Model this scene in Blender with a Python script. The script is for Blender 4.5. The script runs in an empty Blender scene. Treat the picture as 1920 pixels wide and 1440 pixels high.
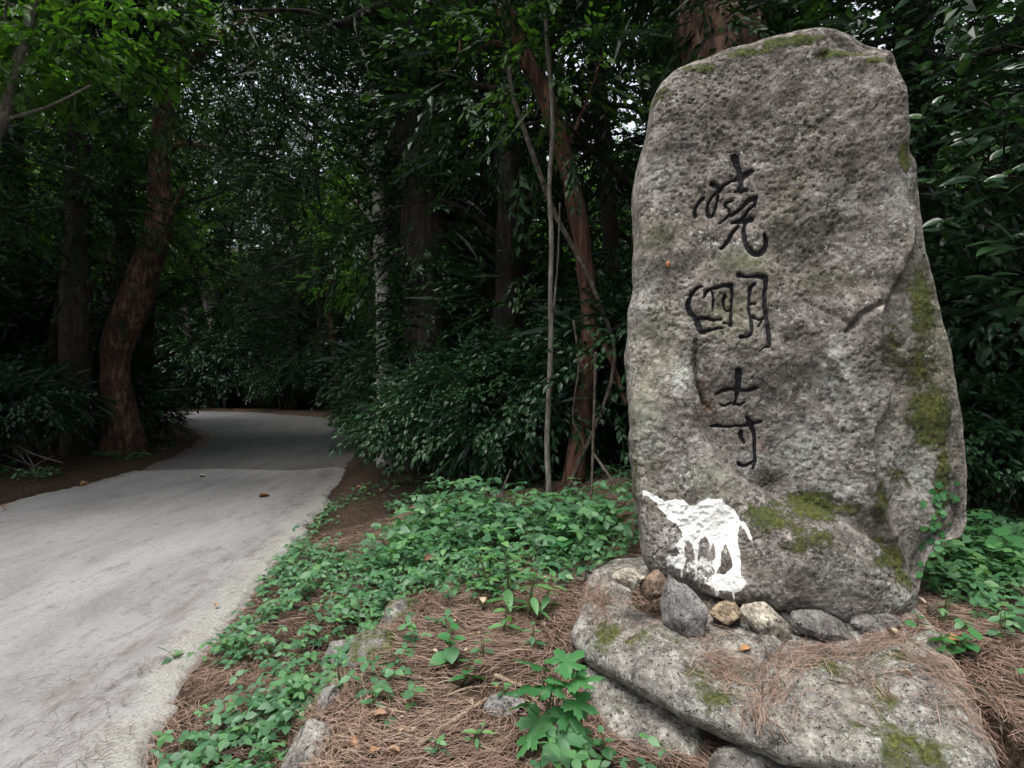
import bpy, math, random
import numpy as np
from mathutils import Matrix, Vector

random.seed(7)
rng = np.random.default_rng(7)
R = math.radians
sc = bpy.context.scene
col = sc.collection

# ------------------------------------------------------------------ camera
FPX = 1066.0                      # focal length in photo pixels (photo 1920 wide)
CAMZ = 1.5
cam_d = bpy.data.cameras.new('camera')
cam_d.sensor_width = 36.0
cam_d.lens = FPX / 1920.0 * 36.0
cam_d.clip_start = 0.05
cam_d.clip_end = 2000
cam = bpy.data.objects.new('camera', cam_d)
col.objects.link(cam)
cam.location = (0, 0, CAMZ)
cam.rotation_euler = (R(90), 0, 0)
sc.camera = cam

# ------------------------------------------------------------------ sky, sun, exposure
SUN_EL, SUN_AZ = R(72), R(215)    # behind the camera, a little to the left
w = bpy.data.worlds.new('World'); sc.world = w; w.use_nodes = True
nt = w.node_tree
bg = nt.nodes['Background']
sky = nt.nodes.new('ShaderNodeTexSky')
sky.sky_type = 'NISHITA'; sky.sun_disc = False
sky.sun_elevation = SUN_EL; sky.sun_rotation = SUN_AZ
sky.dust_density = 4.0; sky.air_density = 1.0
hs = nt.nodes.new('ShaderNodeHueSaturation'); hs.inputs['Saturation'].default_value = 0.3
nt.links.new(sky.outputs[0], hs.inputs['Color'])
nt.links.new(hs.outputs[0], bg.inputs['Color'])
bg.inputs['Strength'].default_value = 0.15

sun_d = bpy.data.lights.new('sun', 'SUN')
sun_d.energy = 1.0; sun_d.angle = R(40); sun_d.color = (1.0, 0.96, 0.9)
sun = bpy.data.objects.new('sun', sun_d); col.objects.link(sun)
sdir = Vector((math.sin(SUN_AZ) * math.cos(SUN_EL), math.cos(SUN_AZ) * math.cos(SUN_EL), math.sin(SUN_EL)))
sun.rotation_euler = sdir.to_track_quat('Z', 'Y').to_euler()

vs = sc.view_settings
vs.view_transform = 'Standard'; vs.look = 'None'; vs.gamma = 1.0; vs.use_curve_mapping = False
vs.exposure = 1.42
cy = sc.cycles
cy.max_bounces = 4; cy.diffuse_bounces = 1; cy.glossy_bounces = 2; cy.transmission_bounces = 3
cy.use_denoising = True
cy.use_adaptive_sampling = True; cy.adaptive_threshold = 0.02
cy.sample_clamp_indirect = 4.0

# ------------------------------------------------------------------ maths helpers
def hash3(ix, iy, iz, s):
    n = (ix.astype(np.uint32) * np.uint32(374761393) + iy.astype(np.uint32) * np.uint32(668265263)
         + iz.astype(np.uint32) * np.uint32(2246822519) + np.uint32(s * 3266489917 & 0xffffffff))
    n = (n ^ (n >> np.uint32(13))) * np.uint32(1274126177)
    n = n ^ (n >> np.uint32(16))
    return n.astype(np.float64) / 4294967295.0

def vnoise(p, s=0):
    i = np.floor(p).astype(np.int64); f = p - i
    f = f * f * f * (f * (f * 6 - 15) + 10)
    r = 0
    for dx in (0, 1):
        wx = f[:, 0] if dx else 1 - f[:, 0]
        for dy in (0, 1):
            wy = f[:, 1] if dy else 1 - f[:, 1]
            for dz in (0, 1):
                wz = f[:, 2] if dz else 1 - f[:, 2]
                r = r + wx * wy * wz * hash3(i[:, 0] + dx, i[:, 1] + dy, i[:, 2] + dz, s)
    return r * 2 - 1

def fbm(p, scale, octv=4, s=0, gain=0.5):
    r = 0; a = 1.0; q = np.asarray(p, float) * scale
    for k in range(octv):
        r = r + a * vnoise(q + 17.3 * k, s + k); a *= gain; q = q * 2.03
    return r

def sstep(a, b, x):
    t = np.clip((x - a) / (b - a), 0, 1)
    return t * t * (3 - 2 * t)

def seg_dist(P, A, B):
    d = B - A; L = max(float(d @ d), 1e-12)
    t = np.clip(((P - A) @ d) / L, 0, 1)
    q = P - (A + t[:, None] * d)
    return np.sqrt((q * q).sum(1)), t

def poly_sdf(P, poly):
    """positive inside"""
    n = len(poly); best = np.full(len(P), 1e9); ins = np.zeros(len(P), bool)
    for k in range(n):
        A, B = poly[k], poly[(k + 1) % n]
        d, _ = seg_dist(P, A, B); best = np.minimum(best, d)
        c = (A[1] > P[:, 1]) != (B[1] > P[:, 1])
        with np.errstate(divide='ignore', invalid='ignore'):
            xi = (B[0] - A[0]) * (P[:, 1] - A[1]) / (B[1] - A[1] + 1e-15) + A[0]
        ins ^= c & (P[:, 0] < xi)
    return np.where(ins, best, -best)

def line_dist(P, line):
    best = np.full(len(P), 1e9)
    for k in range(len(line) - 1):
        best = np.minimum(best, seg_dist(P, line[k], line[k + 1])[0])
    return best

def pray(px, py):
    return np.array([(px - 960) / FPX, 1.0, (720 - py) / FPX])

def at_z(px, py, z):              # the point of the ray at height z
    r = pray(px, py); return np.array([0, 0, CAMZ]) + r * ((z - CAMZ) / r[2])

def at_y(px, py, y):              # the point of the ray at depth y
    return np.array([0, 0, CAMZ]) + pray(px, py) * y

# ------------------------------------------------------------------ mesh helpers
def mk_mesh(name, V, Fs, smooth=True, attrs=None):
    if isinstance(Fs, np.ndarray): Fs = [Fs]
    Fs = [np.asarray(f, np.int32) for f in Fs if len(f)]
    me = bpy.data.meshes.new(name)
    V = np.asarray(V, np.float32)
    me.vertices.add(len(V)); me.vertices.foreach_set('co', V.ravel())
    nl = sum(f.size for f in Fs); npoly = sum(len(f) for f in Fs)
    me.loops.add(nl); me.polygons.add(npoly)
    me.loops.foreach_set('vertex_index', np.concatenate([f.ravel() for f in Fs]))
    tot = np.concatenate([np.full(len(f), f.shape[1], np.int32) for f in Fs])
    st = np.concatenate([[0], np.cumsum(tot)[:-1]]).astype(np.int32)
    me.polygons.foreach_set('loop_start', st)
    try: me.polygons.foreach_set('loop_total', tot)
    except Exception: pass
    me.polygons.foreach_set('use_smooth', np.full(npoly, smooth))
    for k, a in (attrs or {}).items():
        at = me.attributes.new(k, 'FLOAT', 'POINT'); at.data.foreach_set('value', np.asarray(a, np.float32))
    me.update(calc_edges=True); me.validate()
    return me

class MB:
    """collects vertices, triangles and quads"""
    def __init__(s): s.V = []; s.T = []; s.Q = []; s.A = []; s.n = 0
    def add(s, V, F, var=0.5):
        V = np.asarray(V, float); F = np.asarray(F, int)
        (s.T if F.shape[1] == 3 else s.Q).append(F + s.n)
        s.V.append(V); s.A.append(np.broadcast_to(np.asarray(var, float), (len(V),))); s.n += len(V)
    def mesh(s, name, smooth=True, off=None):
        V = np.concatenate(s.V)
        if off is not None: V = V - np.asarray(off)
        F = []
        if s.T: F.append(np.concatenate(s.T))
        if s.Q: F.append(np.concatenate(s.Q))
        return mk_mesh(name, V, F, smooth, {'var': np.concatenate(s.A)})

def nrm(a):
    a = np.asarray(a, float); return a / (np.linalg.norm(a, axis=-1, keepdims=True) + 1e-12)

def frames(fwd, up):
    """rows of rotation matrices whose columns are forward, side, up"""
    f = nrm(fwd); sd = nrm(np.cross(up, f)); u = np.cross(f, sd)
    return np.stack([f, sd, u], axis=-1)

def scatter(TV, TF, M, pos):
    """copies of a template under matrices M (N,3,3) at pos (N,3)"""
    N = len(pos); k = len(TV)
    V = np.einsum('nij,kj->nki', M, TV) + pos[:, None, :]
    F = TF[None] + (np.arange(N) * k)[:, None, None]
    return V.reshape(-1, 3), F.reshape(-1, TF.shape[1])

def smooth_path(pts, n):
    """Catmull-Rom"""
    P = np.asarray(pts, float)
    if len(P) == 2: return P[0] + (P[1] - P[0]) * np.linspace(0, 1, n)[:, None]
    E = np.vstack([2 * P[0] - P[1], P, 2 * P[-1] - P[-2]])
    t = np.linspace(0, len(P) - 1 - 1e-6, n); i = t.astype(int); f = (t - i)[:, None]
    a, b, c, d = E[i], E[i + 1], E[i + 2], E[i + 3]
    return 0.5 * (2 * b + (c - a) * f + (2 * a - 5 * b + 4 * c - d) * f ** 2 + (3 * b - a - 3 * c + d) * f ** 3)

def tube(pts, rad, n=24, seg=10, wob=0.0, seed=0, smooth=True):
    P = smooth_path(pts, n) if smooth else np.asarray(pts, float)
    n = len(P)
    r = np.interp(np.linspace(0, 1, n), np.linspace(0, 1, len(rad)), rad)
    T = nrm(np.gradient(P, axis=0))
    ref = np.array([1.0, 0.13, 0.07]) if abs(T[:, 0]).max() < 0.9 else np.array([0.1, 1.0, 0.2])
    S = nrm(np.cross(T, ref)); U = np.cross(T, S)
    an = np.linspace(0, 2 * np.pi, seg, endpoint=False)
    ring = S[:, None] * np.cos(an)[None, :, None] + U[:, None] * np.sin(an)[None, :, None]
    V = P[:, None] + ring * r[:, None, None]
    V = V.reshape(-1, 3)
    if wob:
        nz = fbm(V, 1.0 / max(r.max() * 2.2, 1e-3), 3, seed)
        V = V + ring.reshape(-1, 3) * (nz * wob * np.repeat(r, seg))[:, None]
    i = np.arange(n - 1)[:, None] * seg; j = np.arange(seg)[None]; j2 = (j + 1) % seg
    F = np.stack([i + j, i + j2, i + seg + j2, i + seg + j], -1).reshape(-1, 4)
    V = np.vstack([V, P[0], P[-1]]); a, b = len(V) - 2, len(V) - 1
    jj = np.arange(seg); e = (n - 1) * seg
    caps = np.vstack([np.stack([np.full(seg, a), (jj + 1) % seg, jj], 1), np.stack([np.full(seg, b), e + jj, e + (jj + 1) % seg], 1)])
    return V, F, caps

def add_tube(mb, pts, rad, n=24, seg=10, wob=0.0, seed=0, var=0.5):
    V, F, c = tube(pts, rad, n, seg, wob, seed)
    base = mb.n
    mb.add(V, F, var); mb.T.append(c + base)

# ------------------------------------------------------------------ objects
def tag(o, label=None, cat=None, group=None, kind=None):
    if label: o['label'] = label
    if cat: o['category'] = cat
    if group: o['group'] = group
    if kind: o['kind'] = kind
    return o

def obj(name, me, m, parent=None, loc=None):
    o = bpy.data.objects.new(name, me); col.objects.link(o)
    if m is not None and len(me.materials) == 0: me.materials.append(m)
    if parent is not None: o.parent = parent
    if loc is not None: o.location = loc
    return o

def thing(name, label, cat, loc=(0, 0, 0), rz=0.0, group=None):
    o = bpy.data.objects.new(name, None); col.objects.link(o)
    o.location = loc; o.rotation_euler = (0, 0, rz); o.empty_display_size = 0.1
    return tag(o, label, cat, group)

def copy_tree(root, loc, rz, scale, label=None, group=None):
    r = root.copy(); col.objects.link(r)
    r.location = loc; r.rotation_euler = (0, 0, rz); r.scale = scale
    if label: r['label'] = label
    if group: r['group'] = group
    for ch in list(root.children):
        c = ch.copy(); col.objects.link(c); c.parent = r
    return r

# ------------------------------------------------------------------ materials
def new_mat(name):
    m = bpy.data.materials.new(name); m.use_nodes = True
    nt = m.node_tree
    return m, nt, nt.nodes['Principled BSDF'], nt.nodes['Material Output']

def nd(nt, t, **kw):
    n = nt.nodes.new(t)
    for k, v in kw.items():
        if k in n.inputs: n.inputs[k].default_value = v
        else: setattr(n, k, v)
    return n

def noise(nt, vec, scale, detail=5, rough=0.6, dist=0.0):
    n = nd(nt, 'ShaderNodeTexNoise'); n.inputs['Scale'].default_value = scale
    n.inputs['Detail'].default_value = detail; n.inputs['Roughness'].default_value = rough
    n.inputs['Distortion'].default_value = dist
    nt.links.new(vec, n.inputs['Vector']); return n.outputs['Fac']

def ramp(nt, fac, stops):
    r = nd(nt, 'ShaderNodeValToRGB'); e = r.color_ramp.elements
    while len(e) < len(stops): e.new(0.5)
    for k, (p, c) in enumerate(stops):
        e[k].position = p
        e[k].color = (c, c, c, 1) if isinstance(c, (int, float)) else (*c, 1)
    nt.links.new(fac, r.inputs['Fac']); return r.outputs['Color']

def mixc(nt, fac, a, b, mode='MIX'):
    n = nd(nt, 'ShaderNodeMix', data_type='RGBA', blend_type=mode)
    for s, v in ((n.inputs[0], fac), (n.inputs[6], a), (n.inputs[7], b)):
        if isinstance(v, bpy.types.NodeSocket): nt.links.new(v, s)
        elif isinstance(v, tuple): s.default_value = (*v, 1) if len(v) == 3 else v
        else: s.default_value = v
    return n.outputs[2]

def math_n(nt, op, a, b=None, clamp=False):
    n = nd(nt, 'ShaderNodeMath', operation=op, use_clamp=clamp)
    for s, v in zip(n.inputs, (a, b)):
        if v is None: continue
        if isinstance(v, bpy.types.NodeSocket): nt.links.new(v, s)
        else: s.default_value = v
    return n.outputs[0]

def attr(nt, name):
    return nd(nt, 'ShaderNodeAttribute', attribute_name=name).outputs['Fac']

def bump(nt, h, strength, dist, bsdf, prev=None):
    b = nd(nt, 'ShaderNodeBump'); b.inputs['Strength'].default_value = strength; b.inputs['Distance'].default_value = dist
    nt.links.new(h, b.inputs['Height'])
    if prev is not None: nt.links.new(prev, b.inputs['Normal'])
    if bsdf is not None: nt.links.new(b.outputs[0], bsdf.inputs['Normal'])
    return b.outputs[0]

def coords(nt, kind='Object'):
    return nd(nt, 'ShaderNodeTexCoord').outputs[kind]

def leaf_mat(name, dark, mid, light, rough=0.38, trans=0.3, tcol=None, spec=0.5):
    m, nt, b, out = new_mat(name)
    v = attr(nt, 'var')
    oi = nd(nt, 'ShaderNodeObjectInfo').outputs['Random']
    f = math_n(nt, 'ADD', math_n(nt, 'MULTIPLY', v, 0.8), math_n(nt, 'MULTIPLY', oi, 0.2))
    c = ramp(nt, f, [(0.0, dark), (0.5, mid), (0.93, light), (1.0, tuple(min(1, x * 1.2) for x in light))])
    n = noise(nt, coords(nt), 30, 2)
    c = mixc(nt, math_n(nt, 'MULTIPLY', n, 0.35), c, dark)
    nt.links.new(c, b.inputs['Base Color'])
    b.inputs['Roughness'].default_value = rough
    b.inputs['Specular IOR Level'].default_value = spec
    t = nd(nt, 'ShaderNodeBsdfTranslucent')
    tc = mixc(nt, 1.0, c, tcol or (1.6, 1.9, 0.6), 'MULTIPLY')
    nt.links.new(tc, t.inputs['Color'])
    mx = nd(nt, 'ShaderNodeMixShader'); mx.inputs[0].default_value = trans
    nt.links.new(b.outputs[0], mx.inputs[1]); nt.links.new(t.outputs[0], mx.inputs[2])
    nt.links.new(mx.outputs[0], out.inputs['Surface'])
    return m

def bark_mat(name, c1, c2, c3, scale=6.0, stretch=0.18, moss=0.0):
    m, nt, b, out = new_mat(name)
    mp = nd(nt, 'ShaderNodeMapping'); mp.inputs['Scale'].default_value = (1, 1, stretch)
    nt.links.new(coords(nt), mp.inputs['Vector'])
    n1 = noise(nt, mp.outputs[0], scale * 3, 6, 0.65, 0.3)
    n2 = noise(nt, coords(nt), scale * 0.5, 4, 0.6)
    c = ramp(nt, n1, [(0.39, c1), (0.5, c2), (0.62, c3)])
    c = mixc(nt, ramp(nt, n2, [(0.45, 0.0), (0.62, 0.7)]), c, c1)
    if moss:
        c = mixc(nt, ramp(nt, noise(nt, coords(nt), 2.2, 5, 0.7), [(0.62 - moss * 0.2, 0.0), (0.75, 0.85)]), c, (0.05, 0.06, 0.025))
    nt.links.new(c, b.inputs['Base Color']); b.inputs['Roughness'].default_value = 0.9
    bump(nt, n1, 1.0, 0.04, b)
    return m

def rock_mat(name, tint=(1, 1, 1), moss=0.3, masks=False, bright=1.0, lich=0.5):
    m, nt, b, out = new_mat(name)
    co = coords(nt)
    T = lambda c: tuple(x * t * bright for x, t in zip(c, tint))
    big = noise(nt, co, 3.0, 5, 0.6, 0.4)
    med = noise(nt, co, 14.0, 7, 0.7, 0.3)
    fine = noise(nt, co, 62.0, 4, 0.7)
    vfine = noise(nt, co, 130.0, 3, 0.7)
    c = ramp(nt, med, [(0.37, T((0.055, 0.049, 0.044))), (0.46, T((0.15, 0.137, 0.13))), (0.55, T((0.255, 0.242, 0.224))), (0.64, T((0.43, 0.415, 0.39)))])
    c = mixc(nt, ramp(nt, big, [(0.4, 0.0), (0.65, 0.3)]), c, T((0.20, 0.185, 0.19)))
    c = mixc(nt, ramp(nt, noise(nt, co, 5.5, 4, 0.6), [(0.5, 0.0), (0.68, 0.5)]), c, T((0.165, 0.155, 0.115)))
    # dark pits of the volcanic stone
    c = mixc(nt, ramp(nt, fine, [(0.38, 1.0), (0.46, 0.0)]), c, T((0.035, 0.032, 0.03)))
    c = mixc(nt, ramp(nt, vfine, [(0.55, 0.0), (0.68, 0.75)]), c, T((0.42, 0.41, 0.39)))
    # pale lichen flecks
    lf = math_n(nt, 'MULTIPLY', ramp(nt, noise(nt, co, 48.0, 4, 0.7), [(0.57, 0.0), (0.62, 1.0)]), ramp(nt, noise(nt, co, 3.7, 3, 0.6), [(0.42, 0.1), (0.6, 1.0)]))
    if masks:
        lf = math_n(nt, 'ADD', lf, math_n(nt, 'MULTIPLY', attr(nt, 'lichen'), ramp(nt, noise(nt, co, 32.0, 6, 0.75), [(0.45, 0.0), (0.54, 1.0)])), True)
    c = mixc(nt, math_n(nt, 'MULTIPLY', lf, lich + 0.35 if masks else lich), c, (0.47, 0.5, 0.46))
    rough = 0.9
    mossf = ramp(nt, noise(nt, co, 4.0, 8, 0.72), [(0.60 - moss * 0.19, 0.0), (0.68 - moss * 0.17, 1.0)])
    geo = nd(nt, 'ShaderNodeNewGeometry')
    sx = nd(nt, 'ShaderNodeSeparateXYZ'); nt.links.new(geo.outputs['Normal'], sx.inputs[0])
    if not masks:
        mossf = math_n(nt, 'MULTIPLY', mossf, ramp(nt, sx.outputs[2], [(0.0, 0.25), (0.6, 1.0)]))
        mossf = math_n(nt, 'MULTIPLY', mossf, 1.0 if moss > 0 else 0.0)
    else:
        mm = attr(nt, 'moss')
        # the mask's threshold is broken up by noise so that the moss frays into tufts
        k = math_n(nt, 'ADD', mm, math_n(nt, 'MULTIPLY', math_n(nt, 'SUBTRACT', noise(nt, co, 22.0, 8, 0.78), 0.5), 1.9))
        mossf = ramp(nt, k, [(0.42, 0.0), (0.62, 1.0)])
        al = math_n(nt, 'MULTIPLY', attr(nt, 'algae'), ramp(nt, noise(nt, co, 16.0, 6, 0.7), [(0.25, 0.3), (0.65, 1.0)]))
        c = mixc(nt, math_n(nt, 'MULTIPLY', al, 0.85), c, (0.15, 0.165, 0.075))
        st = math_n(nt, 'MULTIPLY', attr(nt, 'stain_shade'), ramp(nt, noise(nt, co, 26.0, 7, 0.75), [(0.34, 0.25), (0.54, 1.0)]))
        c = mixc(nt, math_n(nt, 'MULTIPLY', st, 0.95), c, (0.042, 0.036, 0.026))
        ru = math_n(nt, 'MULTIPLY', attr(nt, 'rust'), ramp(nt, noise(nt, co, 40.0, 5, 0.7), [(0.4, 0.0), (0.6, 1.0)]))
        c = mixc(nt, ru, c, (0.17, 0.075, 0.035))
    mcol = ramp(nt, noise(nt, co, 60.0, 5, 0.8), [(0.36, (0.025, 0.03, 0.01)), (0.5, (0.09, 0.105, 0.024)), (0.64, (0.19, 0.21, 0.05))])
    mcol = mixc(nt, ramp(nt, noise(nt, co, 7, 3), [(0.35, 0.0), (0.7, 0.6)]), mcol, (0.045, 0.06, 0.03))
    c = mixc(nt, mossf, c, mcol)
    if masks:
        wp = math_n(nt, 'ADD', attr(nt, 'white'), math_n(nt, 'MULTIPLY', math_n(nt, 'SUBTRACT', noise(nt, co, 48.0, 6, 0.8), 0.5), 1.9))
        c = mixc(nt, ramp(nt, wp, [(0.44, 0.0), (0.56, 1.0)]), c, mixc(nt, ramp(nt, fine, [(0.42, 0.0), (0.7, 0.35)]), (0.86, 0.86, 0.83), (0.5, 0.49, 0.46)))
        bp = math_n(nt, 'ADD', attr(nt, 'black'), math_n(nt, 'MULTIPLY', math_n(nt, 'SUBTRACT', noise(nt, co, 60.0, 5, 0.7), 0.5), 0.8))
        c = mixc(nt, ramp(nt, bp, [(0.42, 0.0), (0.6, 0.96)]), c, (0.013, 0.013, 0.016))
    nt.links.new(c, b.inputs['Base Color'])
    b.inputs['Roughness'].default_value = rough; b.inputs['Specular IOR Level'].default_value = 0.25
    p = bump(nt, med, 0.3, 0.012, None)
    p = bump(nt, fine, 0.9, 0.009, None, p)
    p = bump(nt, math_n(nt, 'MULTIPLY', mossf, noise(nt, co, 150.0, 3, 0.8)), 0.9, 0.012, b, p)
    return m

M = {}
M['rock_carved'] = rock_mat('carved_stone', masks=True, moss=0.3, bright=0.92, tint=(1.03, 0.985, 0.95))
M['rock'] = rock_mat('lichen_rock', moss=0.32, bright=0.98, lich=0.75, tint=(0.99, 1.0, 0.95))
M['rock_mossy'] = rock_mat('mossy_rock', moss=0.95, bright=0.9)
M['rock_grey'] = rock_mat('grey_rock', moss=0.0, tint=(0.95, 0.97, 1.0), bright=1.0, lich=0.25)
M['rock_pale'] = rock_mat('pale_rock', moss=0.0, tint=(1.1, 1.05, 0.9), bright=1.45, lich=0.8)
M['rock_tan'] = rock_mat('tan_rock', moss=0.0, tint=(1.2, 1.0, 0.72), bright=1.15, lich=0.2)
M['rock_rust'] = rock_mat('rust_rock', moss=0.0, tint=(1.2, 0.9, 0.7), bright=0.9, lich=0.3)
M['rock_lichen'] = rock_mat('lichen_patched_rock', moss=0.1, bright=0.9, lich=1.0)
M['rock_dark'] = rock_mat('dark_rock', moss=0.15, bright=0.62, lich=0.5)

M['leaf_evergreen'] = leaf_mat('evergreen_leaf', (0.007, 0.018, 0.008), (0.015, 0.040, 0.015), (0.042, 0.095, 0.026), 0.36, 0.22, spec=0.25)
M['leaf_shrub'] = leaf_mat('shrub_leaf', (0.009, 0.026, 0.013), (0.02, 0.055, 0.025), (0.052, 0.115, 0.042), 0.33, 0.15, spec=0.32)
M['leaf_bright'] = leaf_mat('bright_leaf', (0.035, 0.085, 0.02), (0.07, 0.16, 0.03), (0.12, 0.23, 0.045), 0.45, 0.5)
M['leaf_ground'] = leaf_mat('ground_leaf', (0.04, 0.105, 0.052), (0.075, 0.195, 0.088), (0.14, 0.30, 0.1), 0.5, 0.25)
M['leaf_herb'] = leaf_mat('herb_leaf', (0.07, 0.19, 0.07), (0.12, 0.29, 0.1), (0.2, 0.38, 0.13), 0.45, 0.3)
M['leaf_vine'] = leaf_mat('vine_leaf', (0.03, 0.12, 0.04), (0.055, 0.19, 0.06), (0.09, 0.25, 0.08), 0.5, 0.25)
M['leaf_glossy'] = leaf_mat('glossy_leaf', (0.02, 0.055, 0.028), (0.04, 0.1, 0.045), (0.08, 0.16, 0.06), 0.25, 0.15, spec=0.8)

M['bark_pine'] = bark_mat('pine_bark', (0.03, 0.016, 0.011), (0.11, 0.056, 0.036), (0.23, 0.15, 0.1), 5, 0.25)
M['bark_red'] = bark_mat('red_bark', (0.04, 0.017, 0.011), (0.12, 0.052, 0.032), (0.2, 0.11, 0.075), 7, 0.15)
M['bark_dark'] = bark_mat('dark_bark', (0.012, 0.010, 0.008), (0.03, 0.025, 0.02), (0.06, 0.052, 0.042), 6, 0.2)
M['bark_grey'] = bark_mat('grey_bark', (0.09, 0.08, 0.065), (0.17, 0.155, 0.13), (0.3, 0.28, 0.25), 9, 0.3, 0.3)
M['bark_pale'] = bark_mat('pale_bark', (0.25, 0.25, 0.22), (0.42, 0.42, 0.39), (0.6, 0.6, 0.56), 5, 1.2)
M['twig'] = bark_mat('twig_bark', (0.06, 0.045, 0.035), (0.13, 0.1, 0.08), (0.24, 0.2, 0.16), 20, 0.3)
M['stem_green'] = bark_mat('green_stem', (0.07, 0.09, 0.03), (0.12, 0.15, 0.05), (0.18, 0.2, 0.08), 30, 0.4)
M['wood_pale'] = bark_mat('bare_stick', (0.28, 0.2, 0.13), (0.46, 0.36, 0.25), (0.62, 0.52, 0.4), 18, 0.12)

def plain(name, stops, rough=0.8, scale=8, bmp=0.3):
    m, nt, b, out = new_mat(name)
    co = coords(nt); n = noise(nt, co, scale, 5, 0.65)
    v = attr(nt, 'var')
    f = math_n(nt, 'ADD', math_n(nt, 'MULTIPLY', n, 0.5), math_n(nt, 'MULTIPLY', v, 0.5))
    nt.links.new(ramp(nt, f, stops), b.inputs['Base Color']); b.inputs['Roughness'].default_value = rough
    bump(nt, n, bmp, 0.01, b)
    return m
M['needle'] = plain('pine_needle', [(0.15, (0.06, 0.036, 0.028)), (0.38, (0.16, 0.095, 0.07)), (0.6, (0.27, 0.18, 0.135)), (0.85, (0.45, 0.35, 0.27))], 0.6, 6)
M['needle_dark'] = plain('old_pine_needle', [(0.15, (0.03, 0.022, 0.018)), (0.5, (0.075, 0.055, 0.045)), (0.9, (0.16, 0.12, 0.095))], 0.7, 6)
M['dead_leaf'] = plain('dead_leaf', [(0.2, (0.16, 0.075, 0.04)), (0.5, (0.3, 0.17, 0.1)), (0.8, (0.46, 0.32, 0.21))], 0.7, 14)
M['dead_orange'] = plain('orange_leaf', [(0.2, (0.2, 0.085, 0.03)), (0.6, (0.36, 0.19, 0.08)), (0.9, (0.5, 0.34, 0.18))], 0.6, 14)
M['dead_pale'] = plain('pale_leaf', [(0.2, (0.32, 0.25, 0.17)), (0.6, (0.5, 0.4, 0.3)), (0.9, (0.62, 0.54, 0.44))], 0.6, 14)
M['cone'] = plain('pine_cone', [(0.2, (0.03, 0.022, 0.018)), (0.5, (0.085, 0.064, 0.05)), (0.8, (0.2, 0.17, 0.14))], 0.75, 30)
M['snail'] = plain('snail_shell', [(0.2, (0.2, 0.07, 0.025)), (0.6, (0.34, 0.14, 0.05)), (0.9, (0.45, 0.27, 0.13))], 0.25, 40, 0.05)

def soil_mat():
    m, nt, b, out = new_mat('forest_floor')
    co = coords(nt)
    n1 = noise(nt, co, 3.0, 6, 0.7); n2 = noise(nt, co, 40, 6, 0.75, 0.6); n3 = noise(nt, co, 160, 4, 0.75)
    c = ramp(nt, n2, [(0.38, (0.02, 0.014, 0.01)), (0.48, (0.062, 0.042, 0.031)), (0.56, (0.12, 0.083, 0.062)), (0.66, (0.22, 0.165, 0.125))])
    c = mixc(nt, ramp(nt, n1, [(0.45, 0.0), (0.62, 0.6)]), c, (0.05, 0.045, 0.022))
    c = mixc(nt, ramp(nt, n3, [(0.6, 0.0), (0.72, 0.5)]), c, (0.19, 0.125, 0.09))
    nt.links.new(c, b.inputs['Base Color']); b.inputs['Roughness'].default_value = 0.95; b.inputs['Specular IOR Level'].default_value = 0.1
    p = bump(nt, n2, 1.0, 0.03, None); bump(nt, n3, 0.8, 0.01, b, p)
    return m
M['soil'] = soil_mat()

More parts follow.
